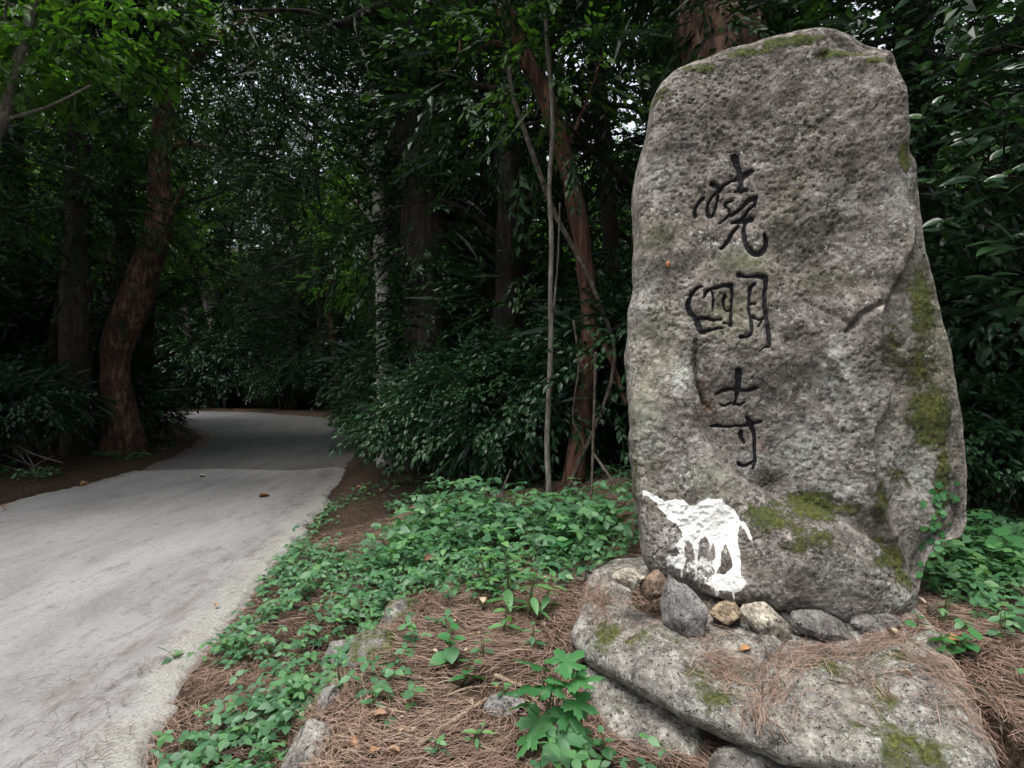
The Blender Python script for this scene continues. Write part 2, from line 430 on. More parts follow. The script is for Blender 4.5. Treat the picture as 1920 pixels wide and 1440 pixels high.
def concrete_mat(name, k):
    m, nt, b, out = new_mat(name)
    co = coords(nt)
    mp = nd(nt, 'ShaderNodeMapping'); mp.inputs['Scale'].default_value = (1.0, 0.28, 1.0); mp.inputs['Rotation'].default_value = (0, 0, R(-14))
    nt.links.new(co, mp.inputs['Vector'])
    st = noise(nt, mp.outputs[0], 1.6, 7, 0.68, 0.5)
    n1 = noise(nt, co, 1.1, 5, 0.6); n2 = noise(nt, co, 22, 7, 0.75); n3 = noise(nt, co, 75, 5, 0.8)
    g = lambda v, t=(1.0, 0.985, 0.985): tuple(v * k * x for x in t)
    c = ramp(nt, st, [(0.36, g(0.25)), (0.5, g(0.36)), (0.62, g(0.43))])
    c = mixc(nt, ramp(nt, n1, [(0.42, 0.0), (0.66, 0.55)]), c, g(0.37, (1.0, 0.985, 1.0)))
    c = mixc(nt, ramp(nt, n2, [(0.36, 0.6), (0.46, 0.0)]), c, g(0.2, (1, 0.94, 0.88)))
    c = mixc(nt, ramp(nt, noise(nt, mp.outputs[0], 9, 8, 0.8, 0.6), [(0.36, 0.8), (0.45, 0.0)]), c, g(0.19, (1, 0.95, 0.9)))
    c = mixc(nt, ramp(nt, n3, [(0.55, 0.0), (0.66, 0.5)]), c, g(0.55))
    c = mixc(nt, ramp(nt, n3, [(0.34, 0.6), (0.44, 0.0)]), c, g(0.14))
    # worn, coarse margins and drifts of soil along them, and painted shade at the joint
    ed = attr(nt, 'edge')
    er = ramp(nt, math_n(nt, 'ADD', ed, math_n(nt, 'MULTIPLY', math_n(nt, 'SUBTRACT', noise(nt, co, 9, 7, 0.75), 0.5), 1.4)), [(0.45, 0.0), (0.7, 1.0)])
    c = mixc(nt, math_n(nt, 'MULTIPLY', er, 0.75), c, mixc(nt, ramp(nt, n3, [(0.38, 0.0), (0.55, 1.0)]), g(0.2, (1, 0.97, 0.85)), g(0.5, (1, 0.99, 0.9))))
    dr = attr(nt, 'dirt_shade')
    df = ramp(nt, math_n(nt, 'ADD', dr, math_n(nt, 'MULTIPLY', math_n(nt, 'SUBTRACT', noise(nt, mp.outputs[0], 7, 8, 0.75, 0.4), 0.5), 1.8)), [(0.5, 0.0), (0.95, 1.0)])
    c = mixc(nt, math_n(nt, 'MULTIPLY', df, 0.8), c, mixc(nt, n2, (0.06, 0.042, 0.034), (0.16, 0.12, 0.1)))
    nt.links.new(c, b.inputs['Base Color']); b.inputs['Roughness'].default_value = 0.85; b.inputs['Specular IOR Level'].default_value = 0.25
    p = bump(nt, n2, 0.35, 0.015, None); bump(nt, n3, 0.6, 0.006, b, p)
    return m
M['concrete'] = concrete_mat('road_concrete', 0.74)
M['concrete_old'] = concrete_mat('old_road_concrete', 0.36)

# ------------------------------------------------------------------ terrain
ROAD_R = np.array([(-1.0, -14), (-1.0, -3), (-1.15, 0), (-1.35, 1.5), (-1.48, 2.22), (-1.73, 2.8), (-1.8, 3.5), (-1.95, 4.32), (-2.05, 5.0), (-2.14, 5.7), (-2.43, 7.6),
                   (-3.0, 10.0), (-3.7, 14.2), (-5.4, 19.5), (-8.7, 26.0), (-13.5, 30.5), (-22, 34), (-40, 38)], float)
ROAD_L = np.array([(-6.2, -14), (-6.2, -3), (-6.3, 0), (-6.4, 5), (-6.5, 7.2), (-6.45, 8.2), (-6.66, 10.0), (-7.3, 12.3), (-9.0, 16.5), (-12.3, 21.3), (-16.5, 25), (-24, 28.5), (-40, 32)], float)
ROAD_POLY = np.vstack([ROAD_R, ROAD_L[::-1]])

def mound_edge(y):
    return np.interp(y, [-14, 0.5, 1.8, 2.3, 3.1, 4.5, 6, 8, 12, 20, 30, 60], [-0.4, -0.62, -0.68, -0.75, -0.66, -0.85, -1.1, -1.7, -2.4, -4.2, -7.5, -8])

def gz(x, y):
    """height of the ground"""
    x = np.atleast_1d(np.asarray(x, float)); y = np.atleast_1d(np.asarray(y, float))
    P = np.stack([x, y], 1)
    rd = poly_sdf(P, ROAD_POLY)               # + inside the road
    out = np.maximum(-rd, 0)
    right = x > np.interp(y, ROAD_R[:, 1], ROAD_R[:, 0]) - 0.001
    xe = mound_edge(y)
    wdt = np.interp(y, [0, 3, 5, 9], [0.16, 0.25, 0.6, 1.2])
    # the mound: needle bed 0.3 high, rising to 0.5 under the stone, dipping under the front slab
    H = 0.29 + 0.2 * sstep(0.1, 1.0, x) * sstep(2.2, 2.9, y) + 0.1 * sstep(3, 5, y) - 0.2 * sstep(0.12, 0.4, x) * (1 - sstep(0.02, 0.3, y + 0.558 * (x - 0.315) - 2.4))
    H = np.where(x > 1.6, np.maximum(H, 0.3 + 0.2 * sstep(1.5, 2.7, y)), H)
    m = H * sstep(-wdt, wdt, x - xe)
    z = np.where(right, m + 0.07 * sstep(0.0, 0.5, out), 0)
    z = np.where(~right, 0.35 * sstep(0.1, 3.5, out), z)
    z = z - 0.05 * (1 - sstep(0.0, 0.15, out))
    z = np.where(rd > 0, -0.08, z)
    P3 = np.stack([x, y, np.zeros_like(x)], 1)
    und = 0.022 * fbm(P3, 2.3, 4, 5) + 0.09 * fbm(P3, 0.35, 2, 9) * sstep(0.5, 4, out)
    z = z + und * sstep(0.0, 0.3, out)
    # the hillside that closes the wood off, rising on every side but the clearing
    rr = np.sqrt((x + 2) ** 2 + (y - 4) ** 2)
    z = z + 22 * sstep(38, 95, rr) * sstep(-30, 10, y)
    return z

def gz1(x, y): return float(gz(x, y)[0])

def grid_axis(segs):
    out = []
    for a, b, s in segs:
        out.append(np.arange(a, b - s * 0.5, s))
    out.append([segs[-1][1]])
    return np.concatenate(out)
gx = grid_axis([(-140, -40, 5), (-40, -9, 0.8), (-9, -2.4, 0.15), (-2.4, 2.6, 0.03), (2.6, 6, 0.12), (6, 40, 0.8), (40, 140, 5)])
gy = grid_axis([(-40, -6, 2), (-6, 1.2, 0.2), (1.2, 5.4, 0.03), (5.4, 12, 0.12), (12, 40, 0.6), (40, 150, 5)])
XX, YY = np.meshgrid(gx, gy)
ZZ = gz(XX.ravel(), YY.ravel())
nx, ny = len(gx), len(gy)
ii = (np.arange(ny - 1)[:, None] * nx + np.arange(nx - 1)[None]).ravel()
gF = np.stack([ii, ii + 1, ii + nx + 1, ii + nx], 1)
ground = obj('ground', mk_mesh('ground', np.stack([XX.ravel(), YY.ravel(), ZZ], 1), gF), M['soil'])
tag(ground, kind='structure')

# the concrete road: a near slab and an older, darker, slightly lower one beyond the joint
def road_slab(name, y0, y1, ztop, mat, ny_, nx_, joint):
    ys = np.linspace(y0, y1, ny_)
    # follow the road by arc parameter so that the far bend keeps its width
    V = []; ed = []; di = []
    tl = np.linspace(0, 1, nx_)
    tl = 0.5 - 0.5 * np.cos(np.pi * tl) * (0.6 + 0.4 * np.abs(np.cos(np.pi * tl)))
    for y in ys:
        if isinstance(y, float): pass
        lx = np.interp(y, ROAD_L[:, 1], ROAD_L[:, 0]); rx = np.interp(y, ROAD_R[:, 1], ROAD_R[:, 0])
        V.append((lx, rx, y))
    V = np.array(V)
    n_l = fbm(np.stack([V[:, 2], V[:, 2] * 0, V[:, 2] * 0], 1), 1.3, 6, 31, 0.65) * 0.09
    n_r = fbm(np.stack([V[:, 2], V[:, 2] * 0 + 5, V[:, 2] * 0], 1), 1.6, 6, 33, 0.68) * 0.10
    lx = V[:, 0] + n_l; rx = V[:, 1] + n_r
    X = lx[:, None] + (rx - lx)[:, None] * tl[None]
    Y = np.repeat(ys[:, None], nx_, 1)
    if joint == 'far': Y = Y + (np.linspace(1, 0, ny_) ** 8)[:, None] * 0
    if joint == 'near':
        wv = 0.10 * np.sin(X * 2.1) + 0.35 * sstep(-3.9, -3.0, X) - 0.1
        Y = Y + wv * sstep(y1 - 2.0, y1, Y)
    dl = X - lx[:, None]; dr_ = rx[:, None] - X
    dm = np.minimum(dl, dr_)
    P3 = np.stack([X.ravel(), Y.ravel(), np.zeros(X.size)], 1)
    Z = ztop + 0.012 * fbm(P3, 0.8, 3, 41).reshape(X.shape) + 0.006 * fbm(P3, 9, 3, 43).reshape(X.shape) * sstep(0.35, 0.0, dm)
    Z = Z - 0.03 * sstep(0.06, 0.0, dm)
    edge = sstep(0.55, 0.0, dm)
    dirt_shade = np.clip(0.75 * sstep(0.5, 0.0, dl) * sstep(5, 9, Y) + 0.5 * sstep(1.3, 0.2, dr_) * sstep(0.02, 0.25, dr_)
                   + 0.3 * np.exp(-((X + 2.15 + 0.18 * (Y - 3) + 0.12 * np.sin(Y * 3.1)) / 0.14) ** 2) * (0.4 + 0.6 * np.sin(Y * 5.3) ** 2) * sstep(1.5, 2.2, Y) * sstep(5.2, 4.0, Y) + 0.55 * sstep(10.2, 13, Y) * sstep(1.5, 0.2, dl) + (0.75 * np.exp(-np.clip(Y - 9.9, 0, 9) / .35) * (Y > 9.75) * sstep(-5.6, -4.4, X) if joint == 'far' else 0), 0, 1)  # last term paints shade on the lower slab just past the joint
    Vt = np.stack([X.ravel(), Y.ravel(), Z.ravel()], 1)
    i = (np.arange(ny_ - 1)[:, None] * nx_ + np.arange(nx_ - 1)[None]).ravel()
    F = np.stack([i, i + 1, i + nx_ + 1, i + nx_], 1)
    # skirt down to below the soil
    rim = np.concatenate([np.arange(nx_), np.arange(1, ny_) * nx_ + nx_ - 1, (ny_ - 1) * nx_ + np.arange(nx_ - 2, -1, -1), np.arange(ny_ - 2, 0, -1) * nx_])
    Vs = Vt[rim].copy(); Vs[:, 2] = ztop - 0.14
    n0 = len(Vt); k = np.arange(len(rim)); k2 = (k + 1) % len(rim)
    Fs = np.stack([rim[k], n0 + k, n0 + k2, rim[k2]], 1)
    me = mk_mesh(name, np.vstack([Vt, Vs]), np.vstack([F, Fs]), True,
                 {'edge': np.concatenate([edge.ravel(), np.ones(len(rim))]), 'dirt_shade': np.concatenate([dirt_shade.ravel(), np.zeros(len(rim))])})
    o = obj(name, me, mat); tag(o, kind='structure'); return o
road_slab('road', -6.0, 10.0, 0.0, M['concrete'], 700, 110, 'near')
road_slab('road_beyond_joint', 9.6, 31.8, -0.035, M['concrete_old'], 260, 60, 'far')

# ------------------------------------------------------------------ rock builders
def lens_body(outline, Df, Db, rf, rb, nrow, nf, nb, disp=None):
    """closed body over a plan outline (u,v): front sheet bulging +n by Df, back sheet -n by Db. returns local (u,v,n)"""
    outline = np.asarray(outline, float)
    v0, v1 = outline[:, 1].min(), outline[:, 1].max()
    t = np.linspace(0, 1, nrow); t = 0.72 * t + 0.28 * (0.5 - 0.5 * np.cos(np.pi * t))
    vs_ = v0 + (v1 - v0) * (0.0005 + 0.999 * t)
    lo = np.full(nrow, 1e9); hi = np.full(nrow, -1e9)
    n = len(outline)
    for k in range(n):
        a, b = outline[k], outline[(k + 1) % n]
        if a[1] == b[1]: continue
        m = (vs_ >= min(a[1], b[1])) & (vs_ <= max(a[1], b[1]))
        u = a[0] + (b[0] - a[0]) * (vs_ - a[1]) / (b[1] - a[1])
        lo = np.where(m, np.minimum(lo, u), lo); hi = np.where(m, np.maximum(hi, u), hi)
    def cols(k):
        s = np.linspace(0, 1, k); return 0.75 * s + 0.25 * (0.5 - 0.5 * np.cos(np.pi * s))
    sf = cols(nf); sb = cols(nb + 2)[1:-1][::-1]
    Uf = lo[:, None] + (hi - lo)[:, None] * sf; Ub = lo[:, None] + (hi - lo)[:, None] * sb
    Pf = np.stack([Uf.ravel(), np.repeat(vs_, nf)], 1); Pb = np.stack([Ub.ravel(), np.repeat(vs_, nb)], 1)
    df = np.maximum(poly_sdf(Pf, outline), 0).reshape(nrow, nf); df[:, 0] = 0; df[:, -1] = 0
    db = np.maximum(poly_sdf(Pb, outline), 0)
    prof = lambda d, r: np.sqrt(np.clip(1 - (1 - np.minimum(d / r, 1)) ** 2, 0, 1))
    df = df.ravel()
    nfz = Df * prof(df, rf); nbz = -Db * prof(db, rb)
    extra = {}
    if disp is not None:
        h, extra = disp(Pf, df); nfz = nfz + h * sstep(0.0, 0.035, df)
    V = np.concatenate([np.concatenate([Uf, Ub], 1).reshape(-1, 1), np.repeat(vs_, nf + nb)[:, None],
                        np.concatenate([nfz.reshape(nrow, nf), nbz.reshape(nrow, nb)], 1).reshape(-1, 1)], 1)
    m = nf + nb
    i = np.arange(nrow - 1)[:, None] * m; j = np.arange(m)[None]; j2 = (j + 1) % m
    F = np.stack([i + j, i + j2, i + m + j2, i + m + j], -1).reshape(-1, 4)
    A = {}
    for k, a in extra.items():
        A[k] = np.concatenate([a.reshape(nrow, nf), np.zeros((nrow, nb))], 1).ravel()
    # caps
    V = np.vstack([V, V[:m].mean(0), V[-m:].mean(0)])
    for k in A: A[k] = np.concatenate([A[k], [0, 0]])
    e = (nrow - 1) * m; jj = np.arange(m)
    C = np.vstack([np.stack([np.full(m, len(V) - 2), (jj + 1) % m, jj], 1), np.stack([np.full(m, len(V) - 1), e + jj, e + (jj + 1) % m], 1)])
    return V, F, C, A

def subdiv_outline(poly, step, amp, seed):
    poly = np.asarray(poly, float); out = []
    n = len(poly)
    L = 0
    for k in range(n):
        a, b = poly[k], poly[(k + 1) % n]
        d = np.linalg.norm(b - a); m = max(1, int(d / step))
        for q in range(m):
            out.append(a + (b - a) * q / m)
    out = np.array(out)
    # light smoothing rounds the traced corners
    for _ in range(2): out = 0.5 * out + 0.25 * (np.roll(out, 1, 0) + np.roll(out, -1, 0))
    P3 = np.concatenate([out, np.zeros((len(out), 1))], 1)
    out = out + amp * np.stack([fbm(P3, 9, 4, seed), fbm(P3, 9, 4, seed + 50)], 1)
    return out

class Plane:
    def __init__(s, O, u, v, n): s.O, s.u, s.v, s.n = map(lambda a: np.asarray(a, float), (O, u, v, n))
    def uv(s, pix, off=0.0):
        out = []
        C = np.array([0, 0, CAMZ])
        for px, py in pix:
            r = pray(px, py); t = ((s.O + s.n * off - C) @ s.n) / (r @ s.n)
            p = C + r * t - s.O; out.append((p @ s.u, p @ s.v))
        return np.array(out)
    def world(s, V): return s.O + V[:, :1] * s.u + V[:, 1:2] * s.v + V[:, 2:3] * s.n
    def pt(s, px, py, off=0.0):
        u, v = s.uv([(px, py)], off)[0]; return s.O + u * s.u + v * s.v + off * s.n

# ------------------------------------------------------------------ the carved stone
a = R(12); ln = 0.05
su = np.array([math.cos(a), -math.sin(a), 0]); sn0 = np.array([-math.sin(a), -math.cos(a), 0])
sv = nrm(np.array([0, 0, 1.0]) - sn0 * ln); sn = np.cross(sv, su) * 1.0
sn = nrm(np.cross(su, sv))       # towards the camera side
if sn @ sn0 < 0: sn = -sn
DF = 0.17
O_st = at_y(1490, 1100, 2.72)
PL = Plane(O_st, su, sv, sn)
OUT_PX = [(1198, 1040), (1208, 1062), (1225, 1080), (1250, 1092), (1330, 1108), (1420, 1130), (1500, 1140), (1560, 1155), (1605, 1162), (1650, 1150), (1700, 1132), (1726, 1114), (1730, 1088),
          (1742, 1050), (1768, 1022), (1800, 1010), (1815, 980), (1812, 900), (1808, 800), (1795, 740), (1777, 650), (1767, 600), (1748, 520), (1732, 450), (1726, 400),
          (1722, 340), (1712, 310), (1700, 290), (1692, 200), (1690, 150), (1682, 115), (1665, 98), (1620, 90), (1590, 72), (1560, 60), (1535, 57), (1480, 68), (1420, 85),
          (1360, 100), (1300, 122), (1260, 145), (1235, 165), (1224, 190), (1214, 220), (1207, 270), (1193, 320), (1186, 370), (1186, 450), (1184, 520), (1177, 600),
          (1171, 680), (1175, 750), (1180, 850), (1188, 930), (1194, 1000)]
OUT = subdiv_outline(PL.uv(OUT_PX, 0.03), 0.012, 0.006, 3)

def zl(pts, x0, y0, s): return [(x0 + p[0] / s, y0 + p[1] / s) for p in pts]
STROKES = []
def stroke(pts, wd, x0, y0, s): STROKES.append((zl(pts, x0, y0, s), [q / s for q in wd]))
c1 = (1240, 270, 5.538)
stroke([(755, 160), (775, 230), (800, 300), (815, 370), (820, 440), (815, 500)], [85, 60, 60, 60, 40, 50], *c1)
stroke([(950, 280), (870, 320), (800, 370), (720, 400), (640, 450), (585, 500)], [45, 55, 60, 25, 25, 35], *c1)
stroke([(520, 440), (560, 465), (585, 500)], [60, 40, 40], *c1)
stroke([(585, 500), (530, 545), (480, 620), (462, 700), (485, 760), (530, 730), (560, 640), (580, 540)], [30, 28, 28, 30, 40, 26, 20, 22], *c1)
stroke([(425, 575), (370, 630), (340, 690), (345, 760)], [30, 30, 30, 35], *c1)
stroke([(870, 490), (810, 490), (745, 510)], [35, 35, 20], *c1)
stroke([(720, 600), (655, 620), (645, 660)], [20, 26, 26], *c1)
stroke([(640, 640), (690, 720), (650, 785), (590, 825)], [14, 16, 22, 20], *c1)
stroke([(960, 570), (900, 590), (840, 640), (780, 700), (700, 750)], [50, 45, 35, 30, 35], *c1)
stroke([(960, 570), (960, 650)], [40, 30], *c1)
stroke([(950, 640), (890, 690), (850, 750), (800, 800)], [26, 30, 36, 40], *c1)
stroke([(725, 820), (800, 805), (870, 800), (935, 780)], [30, 50, 50, 55], *c1)
stroke([(790, 860), (750, 930), (710, 1010), (630, 1085)], [30, 35, 40, 25], *c1)
stroke([(870, 830), (860, 900), (870, 990), (890, 1070), (940, 1130), (1010, 1140), (1070, 1090), (1095, 1010), (1080, 930)], [35, 35, 45, 50, 55, 50, 45, 40, 25], *c1)
c2 = (1240, 480, 6.546)
stroke([(500, 375), (420, 430), (370, 510), (345, 600), (365, 690), (420, 760), (450, 850), (465, 930), (520, 960)], [25, 35, 45, 55, 60, 55, 60, 50, 30], *c2)
stroke([(520, 520), (570, 430), (680, 390), (780, 370), (850, 365)], [25, 45, 40, 45, 60], *c2)
stroke([(850, 365), (865, 480), (860, 600), (850, 740), (850, 850)], [45, 30, 30, 35, 50], *c2)
stroke([(620, 450), (640, 540), (630, 680)], [30, 30, 15], *c2)
stroke([(770, 490), (760, 560), (780, 660), (840, 680)], [40, 30, 25, 20], *c2)
stroke([(480, 760), (570, 765), (640, 785), (730, 770)], [40, 30, 40, 25], *c2)
stroke([(740, 880), (640, 900), (510, 935)], [25, 32, 50], *c2)
stroke([(760, 820), (800, 830)], [20, 20], *c2)
stroke([(955, 235), (1010, 255), (1100, 255), (1200, 250), (1250, 270)], [60, 35, 35, 50, 70], *c2)
stroke([(1260, 270), (1265, 400), (1262, 500), (1275, 650), (1295, 800), (1300, 950), (1305, 1100)], [50, 40, 40, 40, 45, 40, 40], *c2)
stroke([(1305, 1110), (1250, 1120), (1190, 1170)], [40, 25, 10], *c2)
stroke([(1130, 340), (1080, 400), (1080, 550), (1085, 700), (1090, 850), (1085, 960), (1030, 1000), (970, 995)], [30, 38, 32, 32, 36, 32, 32, 42], *c2)
stroke([(1090, 580), (1160, 585)], [35, 20], *c2)
stroke([(1100, 740), (1180, 780), (1270, 770)], [30, 30, 25], *c2)
stroke([(1220, 800), (1180, 870)], [25, 15], *c2)
c3 = (1240, 660, 5.538)
stroke([(800, 195), (795, 280), (795, 370), (790, 470), (780, 540)], [60, 55, 45, 28, 22], *c3)
stroke([(570, 440), (640, 395), (740, 380), (800, 385), (880, 395), (990, 370)], [15, 40, 28, 38, 32, 35], *c3)
stroke([(635, 545), (690, 555), (740, 530)], [20, 22, 15], *c3)
stroke([(780, 530), (840, 545), (890, 525)], [25, 27, 15], *c3)
stroke([(530, 775), (600, 765), (680, 780), (800, 775), (900, 765), (1000, 745), (1095, 725)], [26, 32, 20, 20, 32, 45, 22], *c3)
stroke([(940, 685), (970, 740), (1005, 820), (1015, 930), (1015, 1040), (1025, 1130), (1000, 1230)], [40, 50, 45, 34, 32, 32, 25], *c3)
stroke([(870, 830), (865, 880), (890, 950)], [36, 46, 30], *c3)
stroke([(840, 1180), (900, 1200), (980, 1170), (1020, 1150)], [40, 35, 25, 20], *c3)
WHITE_PX = zl([(275, 240), (330, 250), (450, 310), (520, 360), (620, 330), (730, 330), (800, 400), (860, 400), (920, 350), (1010, 320), (1150, 330), (1180, 380), (1290, 440), (1350, 560), (1400, 575), (1435, 640),
               (1460, 770), (1430, 745), (1395, 640), (1350, 600), (1325, 680), (1315, 800), (1340, 900), (1345, 1000), (1350, 1130), (1410, 1180), (1330, 1280), (1262, 1310), (1258, 1415), (1245, 1415), (1240, 1300),
               (1100, 1290), (1090, 1370), (1065, 1380), (1055, 1290), (960, 1250), (1050, 1180), (1120, 1130), (1190, 1130), (1260, 1050), (1255, 950), (1195, 800), (1140, 900), (1130, 1050), (1080, 1120), (1030, 1040),
               (1075, 950), (1075, 860), (1045, 800), (1025, 870), (1000, 900), (1000, 800), (950, 730), (890, 770), (870, 900), (862, 1000), (855, 1210), (838, 1210), (830, 950), (820, 830), (770, 780), (720, 850),
               (725, 950), (740, 970), (720, 1050), (705, 1080), (695, 1200), (683, 1200), (680, 1090), (620, 1075), (580, 1020), (510, 980), (560, 940), (640, 950), (670, 900), (635, 850), (660, 770), (710, 740),
               (700, 680), (640, 600), (540, 540), (500, 480), (450, 430), (430, 370), (330, 300), (285, 290), (280, 360)], 1160, 880, 6.0)

def stele_disp(P, d):
    off = DF
    U = lambda pts: PL.uv(pts, off)
    P3 = np.concatenate([P, np.zeros((len(P), 1))], 1)
    h = 0.045 * fbm(P3, 1.7, 3, 11) + 0.017 * fbm(P3, 4.5, 3, 12, 0.5)
    rid = np.abs(fbm(P3, 3.5, 5, 15, .6)); h -= 0.006 * sstep(0.06, 0.0, rid) * sstep(0.0, 0.5, fbm(P3, 1.3, 2, 16) + 0.2)
    h += 0.0028 * fbm(P3, 45, 3, 13, 0.75) - 0.008 * sstep(0.35, 0.75, fbm(P3, 62, 2, 14)) * sstep(-.3, .4, fbm(P3, 3, 2, 17))
    C = PL.uv([(960 + 530, 720)], off)[0]
    # pixel rows as v
    vrow = lambda py: PL.uv([(1450, py)], off)[0][1]
    # proud left flank and foot, edged by the diagonal spall line
    A = U([(1100, 600), (1296, 640), (1308, 720), (1323, 800), (1345, 860), (1400, 905), (1450, 935), (1515, 952), (1560, 968), (1625, 1005), (1685, 1060), (1722, 1100), (1760, 1250), (1100, 1250)])
    da = poly_sdf(P + 0.006 * np.stack([fbm(P3, 14, 3, 21), fbm(P3, 14, 3, 22)], 1), A)
    k = sstep(vrow(630), vrow(760), P[:, 1])
    h += (0.055 * sstep(-0.010, 0.010, da) - 0.03) * k
    h -= 0.03 * np.exp(-np.maximum(-da, 0) / 0.12) * (da < 0) * k      # hollow next to the spall line
    # the foot leans forward
    F_ = U([(1400, 930), (1515, 952), (1560, 968), (1625, 1005), (1685, 1060), (1722, 1100), (1760, 1250), (1250, 1250), (1350, 1000)])
    df_ = poly_sdf(P, F_); h += 0.09 * sstep(-0.03, 0.14, df_)
    # right flank, turned away
    Rg = U([(1740, 300), (1727, 440), (1700, 500), (1655, 565), (1655, 650), (1668, 750), (1640, 850), (1652, 930), (1690, 1000), (1728, 1085), (1740, 1160), (1980, 1160), (1980, 300)])
    dr = poly_sdf(P + 0.01 * np.stack([fbm(P3, 8, 3, 23), fbm(P3, 8, 3, 24)], 1), Rg)
    h -= 0.03 * sstep(-0.012, 0.02, dr) + np.minimum(np.clip(dr, 0, 0.4) * 0.35, 0.07)
    g = lambda px, py, r, amp: amp * np.exp(-((P - U([(px, py)])[0]) ** 2).sum(1) / (r * 0.0025) ** 2)
    h += g(1690, 420, 55, 0.035) - g(1690, 530, 30, 0.03)
    h -= g(1260, 235, 40, 0.02) + g(1335, 250, 35, 0.014) + g(1240, 450, 30, 0.014) + g(1550, 520, 60, 0.02) + g(1580, 430, 25, 0.02)
    h -= g(1430, 830, 70, 0.02) + g(1650, 980, 30, 0.03) + g(1470, 905, 45, 0.02)
    h += g(1520, 360, 90, 0.02) + g(1240, 320, 60, 0.02) + g(1620, 240, 70, 0.015)
    # worn ribs right of the characters
    for ln_, amp, wd in (([(1560, 670), (1590, 720), (1630, 800), (1645, 880), (1655, 950), (1690, 1010)], 0.026, 10), ([(1545, 690), (1550, 760), (1580, 800)], 0.016, 8), ([(1500, 560), (1600, 610), (1650, 570)], -0.014, 5),
                         ([(1590, 620), (1612, 590), (1650, 568)], -0.03, 4), ([(1300, 640), (1303, 700), (1318, 760)], -0.02, 4)):
        dl = line_dist(P, U(ln_)); h += amp * np.exp(-(dl / (wd * 0.0025)) ** 2)
    # top right corner facets
    T = U([(1545, 40), (1560, 90), (1640, 110), (1700, 150), (1760, 60)]); dt = poly_sdf(P, T); h -= np.clip(dt + 0.01, 0, 1) * 0.9
    # carved strokes
    blk = np.zeros(len(P)); box = U([(1270, 280), (1470, 900)])
    near = (P[:, 0] > box[0, 0]) & (P[:, 0] < box[1, 0]) & (P[:, 1] < box[0, 1]) & (P[:, 1] > box[1, 1])
    Pn = P[near]; bn = np.zeros(len(Pn)); Pj = Pn + 0.0022 * np.stack([fbm(P3[near], 45, 2, 71), fbm(P3[near], 45, 2, 72)], 1)
    for pts, wd in STROKES:
        q = smooth_path(U(pts), max(2, (len(pts) - 1) * 4 + 1)); ww = np.interp(np.linspace(0, 1, len(q)), np.linspace(0, 1, len(wd)), wd) * 0.0025 * 0.5
        for s_ in range(len(q) - 1):
            dd, t = seg_dist(Pj, q[s_], q[s_ + 1]); rr = ww[s_] + (ww[s_ + 1] - ww[s_]) * t
            bn = np.maximum(bn, sstep(1.6, 0.75, dd / rr))
    blk[near] = bn
    h -= 0.017 * blk
    # white paint
    W = U(WHITE_PX); dw = poly_sdf(P, W)
    white = sstep(-0.006, 0.005, dw)
    spl = np.zeros(len(P))
    for px, py, r in ((1318, 1052, 22), (1292, 1055, 14), (1340, 1082, 24), (1380, 1078, 18), (1255, 1048, 12), (1310, 1075, 18), (1392, 985, 6)):
        spl = np.maximum(spl, np.exp(-((P - U([(px, py)])[0]) ** 2).sum(1) / (r * 0.0025) ** 2))
    white = np.maximum(white, spl * 0.62)
    def blobs(L):
        o = np.zeros(len(P))
        for px, py, rx, ry, s_ in L:
            c = U([(px, py)])[0]
            o = np.maximum(o, s_ * np.exp(-(((P[:, 0] - c[0]) / (rx * 0.0025)) ** 2 + ((P[:, 1] - c[1]) / (ry * 0.0025)) ** 2)))
        return o
    moss = blobs([(1480, 72, 70, 14, .8), (1400, 95, 60, 14, .6), (1590, 92, 60, 14, .85), (1650, 110, 30, 12, .7), (1310, 130, 50, 18, .6), (1240, 180, 25, 25, .5), (1700, 290, 14, 30, .85),
                  (1770, 780, 42, 60, .95), (1745, 560, 30, 80, .75), (1680, 640, 40, 60, .45), (1795, 900, 22, 120, .6), (1700, 900, 40, 60, .45), (1740, 690, 40, 50, .55),
                  (1440, 965, 60, 35, .62), (1540, 950, 70, 30, .72), (1500, 1000, 70, 40, .5), (1690, 1065, 22, 40, .75), (1660, 1040, 50, 40, .5), (1600, 960, 40, 20, .55), (1665, 940, 22, 40, .7), (1450, 900, 35, 30, .35),
                  (1190, 900, 14, 160, .4), (1186, 650, 10, 90, .3), (1520, 240, 50, 60, .3), (1480, 340, 40, 60, .3), (1330, 470, 30, 20, .3)])
    algae = blobs([(1395, 492, 60, 22, 1), (1370, 590, 40, 50, .8), (1235, 445, 40, 28, .8), (1215, 760, 30, 110, .55), (1250, 620, 50, 90, .4), (1540, 520, 70, 25, .5), (1470, 400, 50, 60, .35), (1760, 650, 60, 200, .5), (1330, 900, 50, 40, .35)])
    stain_shade = blobs([(1450, 190, 230, 110, .5), (1600, 330, 110, 190, .42), (1330, 330, 90, 60, .3), (1500, 560, 110, 70, .42), (1400, 740, 60, 40, .3), (1560, 1040, 130, 60, .42), (1300, 930, 60, 40, .35), (1720, 600, 50, 150, .35), (1250, 235, 40, 20, .7), (1340, 250, 40, 25, .6), (1480, 330, 60, 80, .55), (1560, 415, 22, 30, 1), (1570, 220, 60, 60, .6), (1430, 170, 90, 60, .5), (1240, 450, 30, 25, .6), (1560, 525, 60, 18, .6), (1690, 525, 30, 25, .7),  # weather stains, plus shade painted into the overhang notch and dark hollows
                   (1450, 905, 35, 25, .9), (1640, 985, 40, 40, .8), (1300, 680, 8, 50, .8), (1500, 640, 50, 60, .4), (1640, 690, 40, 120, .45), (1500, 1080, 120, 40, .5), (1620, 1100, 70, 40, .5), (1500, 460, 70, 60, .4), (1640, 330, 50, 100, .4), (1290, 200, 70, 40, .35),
                   (1700, 650, 40, 120, .4), (1380, 120, 90, 30, .4)])
